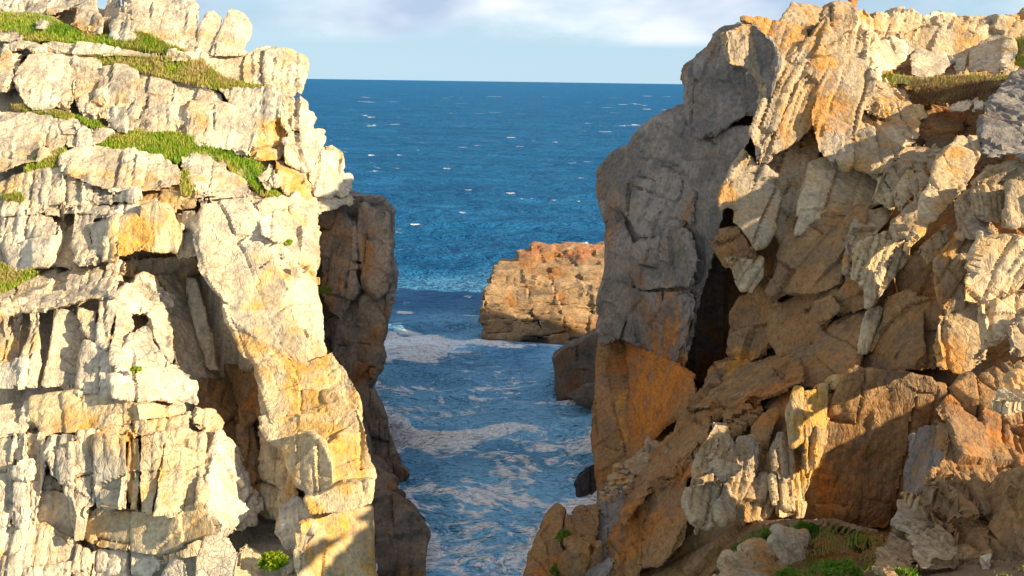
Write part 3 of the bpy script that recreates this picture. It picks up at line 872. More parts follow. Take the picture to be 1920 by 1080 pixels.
Rr(6, 'rock_block', '573,230 600,188 660,178 702,250 744,303 618,303', 0.0, 'brown', t=1.5)
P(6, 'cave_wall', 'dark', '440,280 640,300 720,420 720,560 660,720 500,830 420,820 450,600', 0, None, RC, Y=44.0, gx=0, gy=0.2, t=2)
# leaning ribs
Rr(5, 'rock_rib', '1040,88 1062,170 1002,230 1012,280 962,340 902,420 862,520 802,600 760,695 738,560 788,440 848,330 938,240 978,150', -0.2)
Rr(5, 'rock_rib', '1008,278 1062,290 1032,380 1012,450 1002,520 932,592 852,645 780,705 758,690 800,600 868,500 948,350', 0.4)
Rr(5, 'rock_rib', '1058,288 1120,268 1212,288 1244,350 1234,420 1182,470 1172,560 1152,640 1080,685 1028,640 1018,540 1008,480 1040,390', -0.3, frac=0.7)
Rr(5, 'rock_block', '1028,90 1062,168 1200,58 1234,100 1244,180 1222,263 1120,263 1008,283 998,230', 0.3, 'cream')
Rr(5, 'rock_block', '1238,380 1310,368 1354,430 1302,493 1206,460', -0.2, 'cream')
Rr(5, 'rock_block', '1178,478 1300,498 1442,468 1454,520 1422,613 1340,635 1280,593 1188,603', 0, 'cream')
Rr(5, 'rock_block', '1340,380 1420,440 1452,470 1445,530 1380,500 1330,450', 0.5, 'cream')
Rr(5, 'rock_block', '1118,690 1180,608 1260,588 1354,660 1322,723 1260,753 1158,720', -0.3)
Rr(5, 'rock_rib', '760,700 850,648 960,598 1012,558 1022,650 992,730 962,830 932,1000 900,1085 828,1000 830,870 820,780', 1.1, agx=0.2)
Rr(5, 'rock_block', '988,738 1080,698 1170,728 1284,778 1274,880 1160,933 1010,983 936,1015 958,880', 0.6, 'sunny', frac=0.5, agx=0.1, jit=0)
Rr(5, 'rock_slab', '1328,680 1452,658 1442,730 1360,833 1318,760', -0.1)
Rr(5, 'rock_slab', '1360,833 1420,738 1434,830 1380,893', -0.3, 'gold')
Rr(5, 'rock_slab', '1448,680 1502,676 1478,760 1452,850 1428,800', -0.1)
Rr(5, 'rock_slab', '1506,678 1554,678 1522,742 1466,850 1480,760', -0.3)
Rr(5, 'rock_slab', '1550,688 1620,618 1712,622 1704,700 1652,813 1560,903 1480,1013 1430,1085 1398,1065 1480,900 1530,780', -0.7, 'cream', frac=0.5)
Rr(5, 'rock_block', '1288,788 1352,850 1332,905 1276,860', -0.2, 'gold')
Rr(5, 'rock_block', '1738,640 1760,500 1830,400 1880,340 1990,290 1990,680 1850,650 1780,670', -0.2, 'grey', lean=20, frac=0.6, cell=(1.2, 2.4, 2.4), rough=1.6)
Rr(5, 'rock_block', '1718,800 1780,738 1860,728 1990,716 1990,803 1870,783 1800,803', 0.1, 'tan')
Rr(5, 'rock_block', '1778,768 1874,798 1864,903 1820,953 1718,933 1708,850', -0.3, 'tan', lean=5)
Rr(5, 'rock_block', '1868,828 1990,808 1990,973 1848,973', -0.2, 'tan', lean=5)
Rr(5, 'rock_block', '1648,903 1722,808 1712,933 1784,1003 1784,1045 1636,1025', 0.1, 'tan', lean=5)
# scree in the hollow behind
for Ys, s in ((46, '1440,430 1500,415 1560,480 1640,500 1620,560 1500,540'), (45, '1540,500 1640,480 1760,470 1770,600 1640,620 1560,600'), (43.5, '1430,540 1540,550 1600,620 1640,680 1460,670 1420,600'),
              (43, '1640,590 1780,600 1830,690 1720,740 1640,690'), (42.5, '1470,620 1640,650 1740,720 1600,760 1490,710')):
    Rr(5, 'rock_block', s, 0, 'brown', Y=Ys, gx=-0.5, gy=5.0, t=1.5)
T(5, 'boulder', 'cream stone at the edge of the dark hollow, beside the heather', '1545,430 1570,415 1592,440 1585,462 1550,462', -0.3, 'cream', field=FR, t=0.7)
T(5, 'boulder', 'wide cream stone between two others at the edge of the dark hollow', '1590,470 1640,455 1690,440 1680,480 1640,490 1600,486', -0.3, 'cream', field=FR, t=0.8)
T(5, 'boulder', 'cream stone with a slanted top beside the dark hollow', '1690,450 1715,430 1740,445 1735,478 1700,482', -0.3, 'cream', field=FR, t=0.7)
# plateau rocks
T(5, 'boulder', 'split boulder with a dark left face on the plateau', '1218,250 1260,188 1330,168 1392,178 1397,262 1340,308 1280,308 1228,293', -0.5, 'cream', field=FR, frac=0.6)
T(5, 'boulder', 'small pointed stone below the split boulder', '1266,305 1298,285 1296,358 1258,356', -0.8, 'cream', field=FR, frac=0.4, t=0.7)
T(5, 'boulder', 'rounded rock behind the split boulder, half in shade', '1368,130 1400,78 1460,98 1494,150 1432,233 1393,245', 0.6, 'cream', field=FR)
T(5, 'boulder', 'large leaning egg shaped boulder standing on the heather', '1428,240 1500,148 1570,138 1618,170 1613,262 1562,323 1480,350 1423,323', -0.4, 'cream', field=FR, frac=0.45, sm=8, lean=25)
for lb, s in (('flat sided rock, first of the row of upright ribs on the plateau', '1628,170 1670,138 1722,148 1682,200 1662,315 1616,315'),
              ('pale smooth rock, second of the row of upright ribs on the plateau', '1690,172 1740,148 1764,200 1752,305 1668,318'),
              ('dark sided rock, third of the row of upright ribs on the plateau', '1760,158 1830,138 1844,200 1802,335 1753,305'),
              ('rounded rock at the end of the row of upright ribs on the plateau', '1830,148 1884,190 1888,242 1842,305 1808,325')):
    T(5, 'standing_rock', lb, s, -0.3, 'cream', field=FR, frac=0.4, cat='rock', group='upright ribs on the plateau', lean=10)
T(5, 'boulder', 'pale boulder with a dark hollow on the far skyline', '1468,80 1540,43 1620,58 1644,93 1580,135 1500,145', 0, 'cream', field=FR)
Rr(5, 'rock_outcrop', '1190,70 1400,58 1474,100 1400,133 1300,185 1236,183', 1.0, 'cream')
Rr(5, 'rock_outcrop', '1370,120 1640,92 1990,108 1990,330 1370,330', 0, 'cream', Y=54.5, gx=0.2, gy=1.2, t=2.5)
Rr(5, 'rock_outcrop', '1658,85 1760,88 1990,120 1990,175 1800,125 1648,135', 0, 'cream')
Rr(5, 'rock_outcrop', '1860,90 1920,60 1990,62 1990,130 1880,120', 0.5, 'cream')
# middle, leaning slabs in shade
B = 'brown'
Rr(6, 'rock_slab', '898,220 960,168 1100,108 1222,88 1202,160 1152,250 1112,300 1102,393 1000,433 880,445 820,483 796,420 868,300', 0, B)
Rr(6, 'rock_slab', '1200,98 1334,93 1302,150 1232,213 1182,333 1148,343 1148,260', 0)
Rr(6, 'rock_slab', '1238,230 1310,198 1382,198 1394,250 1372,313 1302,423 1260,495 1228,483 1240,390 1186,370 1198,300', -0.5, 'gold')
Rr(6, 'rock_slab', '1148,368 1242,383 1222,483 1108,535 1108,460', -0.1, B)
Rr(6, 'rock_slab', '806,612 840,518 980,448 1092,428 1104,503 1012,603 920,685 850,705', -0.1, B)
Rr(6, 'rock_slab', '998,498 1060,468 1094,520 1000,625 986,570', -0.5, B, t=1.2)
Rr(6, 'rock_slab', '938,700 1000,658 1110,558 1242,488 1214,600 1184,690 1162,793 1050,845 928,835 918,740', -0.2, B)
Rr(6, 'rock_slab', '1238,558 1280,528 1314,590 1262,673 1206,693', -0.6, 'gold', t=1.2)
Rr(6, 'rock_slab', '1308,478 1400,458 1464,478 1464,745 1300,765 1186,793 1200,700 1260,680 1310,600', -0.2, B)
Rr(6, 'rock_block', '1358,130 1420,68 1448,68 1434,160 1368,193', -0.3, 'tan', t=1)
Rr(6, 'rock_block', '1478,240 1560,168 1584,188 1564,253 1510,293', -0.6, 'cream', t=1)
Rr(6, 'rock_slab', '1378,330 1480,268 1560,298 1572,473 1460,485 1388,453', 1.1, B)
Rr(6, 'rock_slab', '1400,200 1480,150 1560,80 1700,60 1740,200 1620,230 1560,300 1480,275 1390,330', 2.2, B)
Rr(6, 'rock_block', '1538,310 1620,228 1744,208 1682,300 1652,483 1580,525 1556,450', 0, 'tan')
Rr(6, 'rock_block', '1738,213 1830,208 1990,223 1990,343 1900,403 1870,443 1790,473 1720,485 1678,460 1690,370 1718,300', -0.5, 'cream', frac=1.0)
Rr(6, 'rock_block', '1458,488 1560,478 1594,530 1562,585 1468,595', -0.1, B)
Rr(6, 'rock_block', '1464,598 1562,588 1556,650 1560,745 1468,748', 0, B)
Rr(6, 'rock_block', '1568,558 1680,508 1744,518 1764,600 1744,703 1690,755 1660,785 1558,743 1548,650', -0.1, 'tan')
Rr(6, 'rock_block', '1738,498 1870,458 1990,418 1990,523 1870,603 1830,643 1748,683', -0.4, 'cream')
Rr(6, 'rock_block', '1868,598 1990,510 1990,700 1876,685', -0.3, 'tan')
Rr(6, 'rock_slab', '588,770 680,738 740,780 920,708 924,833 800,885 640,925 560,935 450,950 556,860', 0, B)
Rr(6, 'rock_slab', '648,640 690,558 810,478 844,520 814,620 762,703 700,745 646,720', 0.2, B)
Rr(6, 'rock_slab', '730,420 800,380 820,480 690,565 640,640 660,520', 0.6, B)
# lower ribs
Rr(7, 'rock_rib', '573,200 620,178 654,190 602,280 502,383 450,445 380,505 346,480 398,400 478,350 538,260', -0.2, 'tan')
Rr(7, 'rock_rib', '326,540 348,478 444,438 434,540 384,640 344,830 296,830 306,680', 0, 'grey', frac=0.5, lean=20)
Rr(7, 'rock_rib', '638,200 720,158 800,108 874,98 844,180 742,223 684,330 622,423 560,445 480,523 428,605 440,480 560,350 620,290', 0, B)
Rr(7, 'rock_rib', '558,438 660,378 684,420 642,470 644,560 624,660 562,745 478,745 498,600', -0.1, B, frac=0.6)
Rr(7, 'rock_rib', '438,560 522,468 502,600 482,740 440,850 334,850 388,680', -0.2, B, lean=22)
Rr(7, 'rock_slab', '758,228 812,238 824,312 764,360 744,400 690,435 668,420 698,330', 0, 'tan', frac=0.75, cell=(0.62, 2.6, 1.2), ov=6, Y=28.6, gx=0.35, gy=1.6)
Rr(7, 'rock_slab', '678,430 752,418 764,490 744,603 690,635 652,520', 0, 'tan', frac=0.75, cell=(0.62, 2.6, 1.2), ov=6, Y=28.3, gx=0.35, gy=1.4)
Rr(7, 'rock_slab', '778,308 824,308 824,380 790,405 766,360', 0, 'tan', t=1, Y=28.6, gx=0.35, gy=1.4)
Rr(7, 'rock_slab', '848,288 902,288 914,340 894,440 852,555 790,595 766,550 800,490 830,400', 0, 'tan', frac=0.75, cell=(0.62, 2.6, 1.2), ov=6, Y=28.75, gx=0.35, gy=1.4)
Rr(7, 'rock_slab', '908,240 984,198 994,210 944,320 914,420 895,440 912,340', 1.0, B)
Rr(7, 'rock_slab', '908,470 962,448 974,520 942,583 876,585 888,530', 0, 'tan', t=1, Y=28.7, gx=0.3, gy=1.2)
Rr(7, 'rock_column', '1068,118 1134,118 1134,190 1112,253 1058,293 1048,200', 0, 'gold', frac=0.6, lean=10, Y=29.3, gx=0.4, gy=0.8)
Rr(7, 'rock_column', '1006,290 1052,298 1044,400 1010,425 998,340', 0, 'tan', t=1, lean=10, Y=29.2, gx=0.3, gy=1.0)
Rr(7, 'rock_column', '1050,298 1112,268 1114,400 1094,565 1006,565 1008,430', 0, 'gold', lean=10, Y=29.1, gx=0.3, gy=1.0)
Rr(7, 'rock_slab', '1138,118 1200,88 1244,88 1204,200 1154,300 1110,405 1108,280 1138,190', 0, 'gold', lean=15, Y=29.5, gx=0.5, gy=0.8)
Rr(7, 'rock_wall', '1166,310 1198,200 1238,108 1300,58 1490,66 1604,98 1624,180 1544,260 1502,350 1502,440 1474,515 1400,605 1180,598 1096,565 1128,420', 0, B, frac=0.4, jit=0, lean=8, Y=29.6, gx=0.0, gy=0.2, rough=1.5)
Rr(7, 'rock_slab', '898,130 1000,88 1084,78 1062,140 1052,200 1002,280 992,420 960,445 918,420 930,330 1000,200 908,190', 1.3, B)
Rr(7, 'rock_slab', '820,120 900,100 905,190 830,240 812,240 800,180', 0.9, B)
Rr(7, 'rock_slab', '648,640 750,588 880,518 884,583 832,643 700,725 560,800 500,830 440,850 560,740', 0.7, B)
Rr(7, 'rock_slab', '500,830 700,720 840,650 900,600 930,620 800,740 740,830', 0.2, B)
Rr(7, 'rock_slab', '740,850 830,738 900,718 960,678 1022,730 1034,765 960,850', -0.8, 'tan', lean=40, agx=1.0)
Rr(7, 'rock_slab', '1010,650 1090,662 1080,720 1030,742 985,680', 0, 'tan', Y=23.6, gx=0.4, gy=1.0, t=1.0, frac=0.5)
# near corner
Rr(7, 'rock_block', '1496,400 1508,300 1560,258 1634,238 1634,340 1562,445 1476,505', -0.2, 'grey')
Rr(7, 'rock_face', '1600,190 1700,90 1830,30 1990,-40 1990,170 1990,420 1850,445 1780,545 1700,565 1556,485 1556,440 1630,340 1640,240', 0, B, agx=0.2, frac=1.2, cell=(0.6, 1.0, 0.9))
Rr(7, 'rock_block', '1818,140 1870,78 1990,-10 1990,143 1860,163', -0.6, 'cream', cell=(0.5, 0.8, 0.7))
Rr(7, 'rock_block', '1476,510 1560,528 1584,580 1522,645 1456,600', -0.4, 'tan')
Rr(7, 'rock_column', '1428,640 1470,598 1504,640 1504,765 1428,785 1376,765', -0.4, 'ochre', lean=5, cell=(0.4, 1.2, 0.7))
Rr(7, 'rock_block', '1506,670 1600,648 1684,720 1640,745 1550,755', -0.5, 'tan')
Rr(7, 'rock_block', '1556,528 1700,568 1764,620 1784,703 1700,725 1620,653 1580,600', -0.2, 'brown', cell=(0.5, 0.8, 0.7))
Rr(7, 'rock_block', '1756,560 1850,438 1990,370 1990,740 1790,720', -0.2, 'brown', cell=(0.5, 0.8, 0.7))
T(7, 'boulder', 'small pale upright stone on the earth at the foot of the shaded wall', '1748,730 1802,718 1794,800 1758,812', -0.6, 'cream', field=FR, t=0.5, frac=0.25)
# rocks at the foot, by the water
T(7, 'boulder', 'pointed tan rock at the mouth of the inlet, beside a grassy cleft', '50,800 88,650 118,588 170,538 192,560 182,680 202,740 182,850 30,850', 0, 'brown', field=FR, cat='rock', lean=10)
T(7, 'boulder', 'split brown rock above the water, wedged against the cliff foot', '198,600 240,548 340,528 320,690 232,725 198,680', 0.1, 'brown', field=FR, cat='rock', lean=10)
T(7, 'boulder', 'squat brown rock under the split rock at the cliff foot', '196,742 240,698 330,680 330,850 186,850', -0.3, 'brown', field=FR, cat='rock', lean=10)
T(7, 'boulder', 'low black wet rock in the foam at the foot of the headland', '233,457 258,420 300,398 365,393 365,505 312,530 248,526 243,482', 0, 'black', Y=42.6, gx=0, gy=1.5, t=2.2, cat='rock')
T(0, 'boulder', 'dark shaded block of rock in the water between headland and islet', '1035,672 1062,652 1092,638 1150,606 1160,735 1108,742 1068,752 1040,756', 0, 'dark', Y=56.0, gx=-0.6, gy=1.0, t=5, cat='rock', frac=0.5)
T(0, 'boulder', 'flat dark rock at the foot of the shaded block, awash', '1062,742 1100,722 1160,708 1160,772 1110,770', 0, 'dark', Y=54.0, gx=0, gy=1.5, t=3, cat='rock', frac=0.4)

# ---- islet: courses of layered blocks
ROWS = [  # y0, y1, x breaks (enlargement 8)
    (68, 125, (378, 500, 640, 720, 880)), (112, 172, (300, 410, 560, 660, 880)), (160, 215, (190, 250, 380, 480, 650, 760, 880)),
    (204, 262, (150, 270, 375, 480, 640, 880)), (252, 305, (140, 275, 395, 505, 640, 760, 880)),
    (298, 350, (112, 240, 320, 512, 600, 740, 880)), (338, 400, (100, 296, 515, 580, 640, 745, 880)),
    (390, 446, (90, 190, 285, 505, 655, 880)), (436, 500, (80, 262, 390, 520, 700, 880))]
for r, (y0, y1, xs) in enumerate(ROWS):
    for k in range(len(xs) - 1):
        j = [random.uniform(-9, 9) for _ in range(6)]
        x0, x1 = xs[k], xs[k + 1]
        s = f'{x0 + j[0]},{y0 + j[1]} {(x0 + x1) / 2},{y0 + j[2] - 3} {x1 + j[3]},{y0 + j[4]} {x1 + j[5] * .6},{y1 + 6} {x0 + j[2] * .6},{y1 + 6}'
        P(8, 'rock_block', 'ochre', s, random.uniform(-0.15, 0.15), FI, ISL, t=3.0, frac=0.7, ov=6, rough=1.0, cell=(2.3, 0.55, 1.6), lean=0, splint=1.2, jit=0.4, res=0.0021)
for s in ('64,510 80,470 160,480 240,490 262,530 220,580 190,620 110,630 92,560', '235,560 260,530 310,520 320,600 300,645 236,640', '300,560 340,525 400,530 440,590 400,610 310,630',
          '425,490 490,468 524,495 480,520 430,515', '430,520 520,500 600,510 640,540 560,570 450,600', '590,490 700,480 880,470 880,560 700,560 640,545',
          '540,560 700,550 880,540 880,660 700,650 560,640', '90,590 190,610 240,630 300,640 420,610 560,580 600,660 400,672 240,672 100,650'):
    P(8, 'rock_block', 'ochre', s, -0.3, FI, ISL, t=3.0, frac=0.7, res=0.0021, ov=6, cell=(2.0, 0.7, 1.4))

# iron seeps and ochre lichen
rust(1232, 560, 41.5, 0.5, 1.0)
rust(1245, 620, 41.0, 0.5, 1.8)
rust(1262, 680, 41.0, 0.6, 1.0)
rust(1148, 420, 46.0, 0.35, 1.0)
rust(1060, 468, 79.0, 5.0, 0.7, 0.9)
rust(1322, 290, 43.0, 0.4, 0.5, 0.7)
rust(1225, 740, 42.0, 1.0, 2.8, 1.5)
rust(1250, 640, 41.0, 0.6, 2.4, 1.3)
rust(1175, 800, 43.5, 0.5, 2.5, 0.9)
rust(1400, 690, 38.0, 1.2, 0.7, 0.7)
rust(470, 590, 37.0, 0.8, 1.0, 0.6)
rust(455, 665, 35.5, 0.8, 0.9, 0.8)
rust(620, 985, 31.0, 1.1, 0.9, 0.7)
rust(560, 730, 34.5, 1.6, 0.5, 0.5)
rust(300, 890, 31.5, 1.6, 0.9, 0.5)
rust(510, 245, 48.5, 0.8, 0.8, 0.7)
rust(270, 430, 39.0, 1.4, 0.6, 0.5)
rust(1270, 1010, 31.5, 0.4, 0.4, 0.9)
build_pieces()

# ------------------------------------------------------------------ bedrock behind the blocks (heightfield on the ground plan)
def raster_depth():
    W, H = 480, 270
    D = np.full((H, W), np.inf)
    gx_, gy_ = np.meshgrid((np.arange(W) + 0.5) * 4, (np.arange(H) + 0.5) * 4)
    for p in PIECES:
        if p['parent'] is ISL:
            continue
        a = p['px']
        x0, y0 = np.maximum((a.min(0) / 4).astype(int) - 1, 0)
        x1, y1 = (a.max(0) / 4).astype(int) + 2
        X, Y = gx_[y0:y1, x0:x1], gy_[y0:y1, x0:x1]
        if X.size == 0:
            continue
        ins = np.zeros(X.shape, bool)
        n = len(a)
        for i in range(n):
            xa, ya = a[i]
            xb, yb = a[(i + 1) % n]
            if ya == yb:
                continue
            ins ^= ((ya > Y) != (yb > Y)) & (X < (xb - xa) * (Y - ya) / (yb - ya) + xa)
        Yc, gx, gy, c = p['plane']
        dep = Yc + gx * (X - c[0]) / 100 + gy * (c[1] - Y) / 100
        sub = D[y0:y1, x0:x1]
        sub[ins] = np.minimum(sub[ins], dep[ins])
    return D


LMASK = np.array([(-50, -50), (360, -50), (362, 60), (366, 104), (470, 106), (570, 112), (570, 150), (550, 190), (610, 260), (650, 300), (655, 360), (700, 370), (733, 400), (735, 540), (700, 700),
                  (688, 740), (735, 850), (760, 890), (735, 930), (795, 1010), (797, 1100), (-50, 1100)], float)
RMASK = np.array([(1290, 140), (1340, 70), (1400, 45), (1460, 50), (1480, 8), (1600, 30), (1970, 40), (1970, 1100), (985, 1100), (1010, 980), (1040, 955), (1120, 950), (1130, 880), (1125, 640), (1132, 320),
                  (1180, 285), (1240, 220), (1290, 200)], float)


def inside(a, X, Y):
    ins = np.zeros(X.shape, bool)
    n = len(a)
    for i in range(n):
        xa, ya = a[i]
        xb, yb = a[(i + 1) % n]
        if ya == yb:
            continue
        ins ^= ((ya > Y) != (yb > Y)) & (X < (xb - xa) * (Y - ya) / (yb - ya) + xa)
    return ins


SHORE = {}


def bedrock():
    D = raster_depth()
    H, W = D.shape
    gx_, gy_ = np.meshgrid((np.arange(W) + 0.5) * 4, (np.arange(H) + 0.5) * 4)
    lm, rm = inside(LMASK, gx_, gy_), inside(RMASK, gx_, gy_)
    E = np.where(lm, FL(gx_, gy_) + 0.6, np.where(rm, FR(gx_, gy_) + 0.6, np.inf))
    D = np.where(np.isfinite(D), D, E)
    D[~(lm | rm)] = np.inf
    # widest depth of the neighbourhood, so that the bedrock never pokes through
    big = D.copy()
    for dy in (-1, 0, 1):
        for dx in (-1, 0, 1):
            big = np.maximum(big, np.roll(np.roll(D, dy, 0), dx, 1))
    big[:, :3], big[:, -3:] = D[:, :3], D[:, -3:]
    big[:3], big[-3:] = D[:3], D[-3:]
    st = 0.3
    xs, ys = np.arange(-36, 44, st), np.arange(16, 72, st)
    X, Yg = np.meshgrid(xs, ys)
    zs = np.arange(-2.0, 22.5, 0.25)
    top = np.full(X.shape, -2.5)
    alive = np.ones(X.shape, bool)
    for z in zs:
        Pw = np.stack([X, Yg, np.full(X.shape, z)], -1)
        px, py = project(Pw)
        ix = np.clip((px / 4).astype(int), 1, W - 2)
        iy = np.clip((py / 4).astype(int), 0, H - 1)
        d = big[iy, ix]
        cap = np.where(X < 0, 22.0 - np.maximum(Yg - 58, 0) * 3.0, np.where(px > 1450, 22.0, 17.5) - np.maximum(Yg - np.where(px > 1560, 58.5, 49), 0) * 4.0)
        solid = (Yg > d + 0.40) & (z < cap)
        alive &= solid
        top = np.where(alive, z, top)
    for _ in range(2):
        m = top.copy()
        for a in (0, 1):
            for s in (1, -1):
                m = np.minimum(m, np.roll(top, s, a))
        top = 0.5 * top + 0.5 * m
    # unseen cliff past the right edge: spurs and notch added to shape the sunlight
    rn = fbm(np.stack([X.ravel() * 0.5, Yg.ravel() * 0.5, np.zeros(X.size)], 1), 3, 77).reshape(X.shape)
    A_ = Yg + 0.344 * X
    bt = np.interp(A_, [20, 27, 30.4, 30.9, 32.2, 32.9, 34.8, 36, 40], [3.0, 3.2, 4.2, 1.2, 1.2, 3.0, 3.3, 4.5, 4.3]) + np.where((A_ > 30.7) & (A_ < 32.4), 0.0, 0.7 * rn)
    shade_ridge = 8.75 + bt - 1.2 * np.maximum(0, 20.5 - X) - 0.75 * np.maximum(0, X - 20.5)
    cb = np.interp(A_, [30.2, 30.7, 32.4, 33.0, 34.8, 35.3], [9, 0.8, 0.8, 2.7, 3.0, 9])  # hidden bedrock cut back so sun reaches the lower slabs
    top = np.where((X > 8) & (A_ > 30.2) & (A_ < 35.3), np.minimum(top, 0.427 * X + cb), top)
    cb2 = np.interp(A_, [36.4, 36.9, 39.2, 39.8, 42.6, 43.2], [6.5, 4.4, 4.4, 7.0, 7.6, 11])
    top = np.where((X > 13.2) & (A_ > 36.4) & (A_ < 43.2), np.minimum(top, 0.427 * X + cb2), top)
    top = np.where((X > 29) & (Yg > 54), np.minimum(top, 9.0), top)
    offr = project(np.stack([X, Yg, np.full(X.shape, 12.0)], -1))[0] > 1985
    top = np.where(offr & (Yg < 35), np.maximum(shade_ridge, -2.5), top)
    SHORE['g'] = (xs[0], ys[0], st, (top > -0.4).astype(float))
    v = np.stack([X.ravel(), Yg.ravel(), top.ravel()], 1)
    nz = fbm(v * 0.7, 3, 55)
    v[:, 2] += np.where(v[:, 2] > -2.0, 0.35 * (nz - 0.4), 0)
    ny, nx = X.shape
    idx = np.arange(ny * nx).reshape(ny, nx)
    F = np.stack([idx[:-1, :-1].ravel(), idx[:-1, 1:].ravel(), idx[1:, 1:].ravel(), idx[1:, :-1].ravel()], 1)
    keep = (top.ravel()[F] > -2.2).any(1)
    F = F[keep]
    lx = v[F, 0].mean(1) < (-2.0)
    for par, sel, mat in ((LC, lx, 'cream'), (RC, ~lx, 'brown')):
        f = F[sel]
        u, inv = np.unique(f.ravel(), return_inverse=True)
        vv = v[u]
        base = np.array(par.location)
        me = mesh_np('bedrock', vv - base, inv.reshape(-1, 4), M[mat], True, rock_masks(vv, np.full(len(vv), 0.4)), sharp=40)
        put('bedrock', me, base, par)


bedrock()

# ------------------------------------------------------------------ the sea
def sea():
    m = new_mat('sea_water')
    t = NT(m)
    pos = t.n('ShaderNodeNewGeometry').outputs['Position']
    foam_a = t.n('ShaderNodeAttribute', attribute_name='foam').outputs['Fac']
    milk_lift_a = t.n('ShaderNodeAttribute', attribute_name='milk').outputs['Fac']
    mp = t.n('ShaderNodeMapping')
    mp.inputs['Scale'].default_value = (0.55, 1.0, 1.0)
    t.l(pos, mp.inputs[0])
    lace = t.noise(mp.outputs[0], 1.7, 8, 0.66, 0.8)
    far = t.noise(mp.outputs[0], 0.05, 5, 0.6)
    c = t.mix(t.ramp(far, [(0.35, 0.0), (0.65, 1.0)]), (0.013, 0.110, 0.262), (0.018, 0.148, 0.325))
    c = t.mix(milk_lift_a, c, (0.26, 0.58, 0.84))  # aerated water, colour also lightened to offset the headland's cast shadow
    ff = t.math('ADD', foam_a, t.math('MULTIPLY', t.math('MULTIPLY', t.math('SUBTRACT', lace, 0.5), 1.6), t.math('MULTIPLY', foam_a, 5.0, True)))
    fm = t.ramp(ff, [(0.40, 0.0), (0.56, 1.0)])
    c = t.mix(fm, c, (0.86, 0.88, 0.89))
    b = t.n('ShaderNodeBsdfPrincipled', ins={'IOR': 1.33})
    t.l(c, b.inputs['Base Color'])
    t.l(t.mix(fm, (0.30, 0.30, 0.30), (0.8, 0.8, 0.8)), b.inputs['Roughness'])
    n1 = t.noise(mp.outputs[0], 1.3, 5, 0.68, 0.3)
    n2 = t.noise(mp.outputs[0], 0.16, 6, 0.70, 0.3)
    bp = t.n('ShaderNodeBump', ins={'Strength': 0.9, 'Distance': 0.5})
    t.l(n1, bp.inputs['Height'])
    bp2 = t.n('ShaderNodeBump', ins={'Strength': 1.0, 'Distance': 5.0})
    t.l(n2, bp2.inputs['Height'])
    t.l(bp.outputs[0], bp2.inputs['Normal'])
    t.l(bp2.outputs[0], b.inputs['Normal'])
    # chop turns most of the surface towards the viewer: only part of it mirrors the sky at a glancing angle
    df = t.n('ShaderNodeBsdfDiffuse')
    t.l(c, df.inputs[0])
    t.l(bp2.outputs[0], df.inputs['Normal'])
    mxs = t.n('ShaderNodeMixShader')
    mxs.inputs[0].default_value = 0.16
    t.l(df.outputs[0], mxs.inputs[1])
    t.l(b.outputs[0], mxs.inputs[2])
    o = t.n('ShaderNodeOutputMaterial')
    t.l(mxs.outputs[0], o.inputs[0])
    # one sheet to the horizon, finer near the shore
    r = [16.0]
    while r[-1] < 30000:
        r.append(r[-1] * (1.0048 if r[-1] < 130 else 1.014 if r[-1] < 2500 else 1.08))
    r = np.array(r)
    th = np.radians(np.linspace(-36, 36, 270))
    Rg, Tg = np.meshgrid(r, th, indexing='ij')
    X, Y = (Rg * np.sin(Tg)).ravel(), (Rg * np.cos(Tg)).ravel()
    rad = Rg.ravel()
    sp = rad * 0.005
    q = np.stack([X, Y, np.zeros_like(X)], 1)

    def fade(wl):
        return np.clip(1.6 - 5.0 * sp / wl, 0, 1)
    warp = np.stack([fbm(q * 0.06, 2, 91), fbm(q * 0.06 + 5, 2, 92), np.zeros_like(X)], 1) * 5
    qs = q + warp
    z = 0.50 * fade(12) * fbm(qs * np.array([0.055, 0.11, 0]), 2, 61)
    rd = 1 - np.abs(fbm(qs * np.array([0.16, 0.30, 0]) + 3, 2, 64))
    z += 0.60 * fade(5) * (rd - 0.75)
    rd2 = 1 - np.abs(fbm(qs * np.array([0.5, 0.85, 0]) + 8, 2, 68))
    z += 0.30 * fade(1.8) * (rd2 - 0.75)
    foam = np.zeros_like(X)
    brk = (2.6 * fbm(q * 0.28, 3, 95), 2.2 * fbm(q * 0.28 + 7, 3, 96))
    lump = np.clip(0.35 + 1.1 * vnoise(q * np.array([0.55, 0.9, 1]), 97), 0, 1.3)
    # patches where the swell breaks in the inlet: (px, py, half width, half depth, amount)
    for px, py, a, bq, amt, hump in ((755, 648, 4.5, 2.8, 1.7, 0.4), (730, 665, 3.5, 2.0, 0.30, 0.0), (860, 690, 4, 2.5, 0.25, 0), (1030, 652, 3.0, 0.6, 0.55, 0.1), (955, 650, 1.6, 0.5, 0.6, 0.1),
                                     (785, 822, 2.8, 1.1, 2.4, 0.9), (738, 803, 1.6, 0.9, 1.8, 0.5), (880, 850, 3.0, 1.2, 0.22, 0.1), (1085, 757, 2.6, 0.5, 0.55, 0.35), (1085, 830, 2.4, 1.4, 0.6, 0.15),
                                     (1010, 860, 4.0, 2.0, 0.24, 0.1), (940, 905, 3.0, 1.3, 0.26, 0), (1080, 930, 2.2, 1.0, 0.30, 0), (900, 1040, 4.0, 3.0, 0.16, 0), (760, 900, 1.5, 2.0, 0.15, 0)):
        c0 = at_z(px, py)
        d = np.exp(-(((X + brk[0] - c0[0]) / a) ** 2 + ((Y + brk[1] - c0[1]) / bq) ** 2)) * lump
        foam += amt * d
        z += hump * d
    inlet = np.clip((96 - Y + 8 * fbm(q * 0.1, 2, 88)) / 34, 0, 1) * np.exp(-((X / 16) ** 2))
    net = 1 - np.abs(fbm(qs * np.array([0.55, 0.9, 0]), 3, 71))
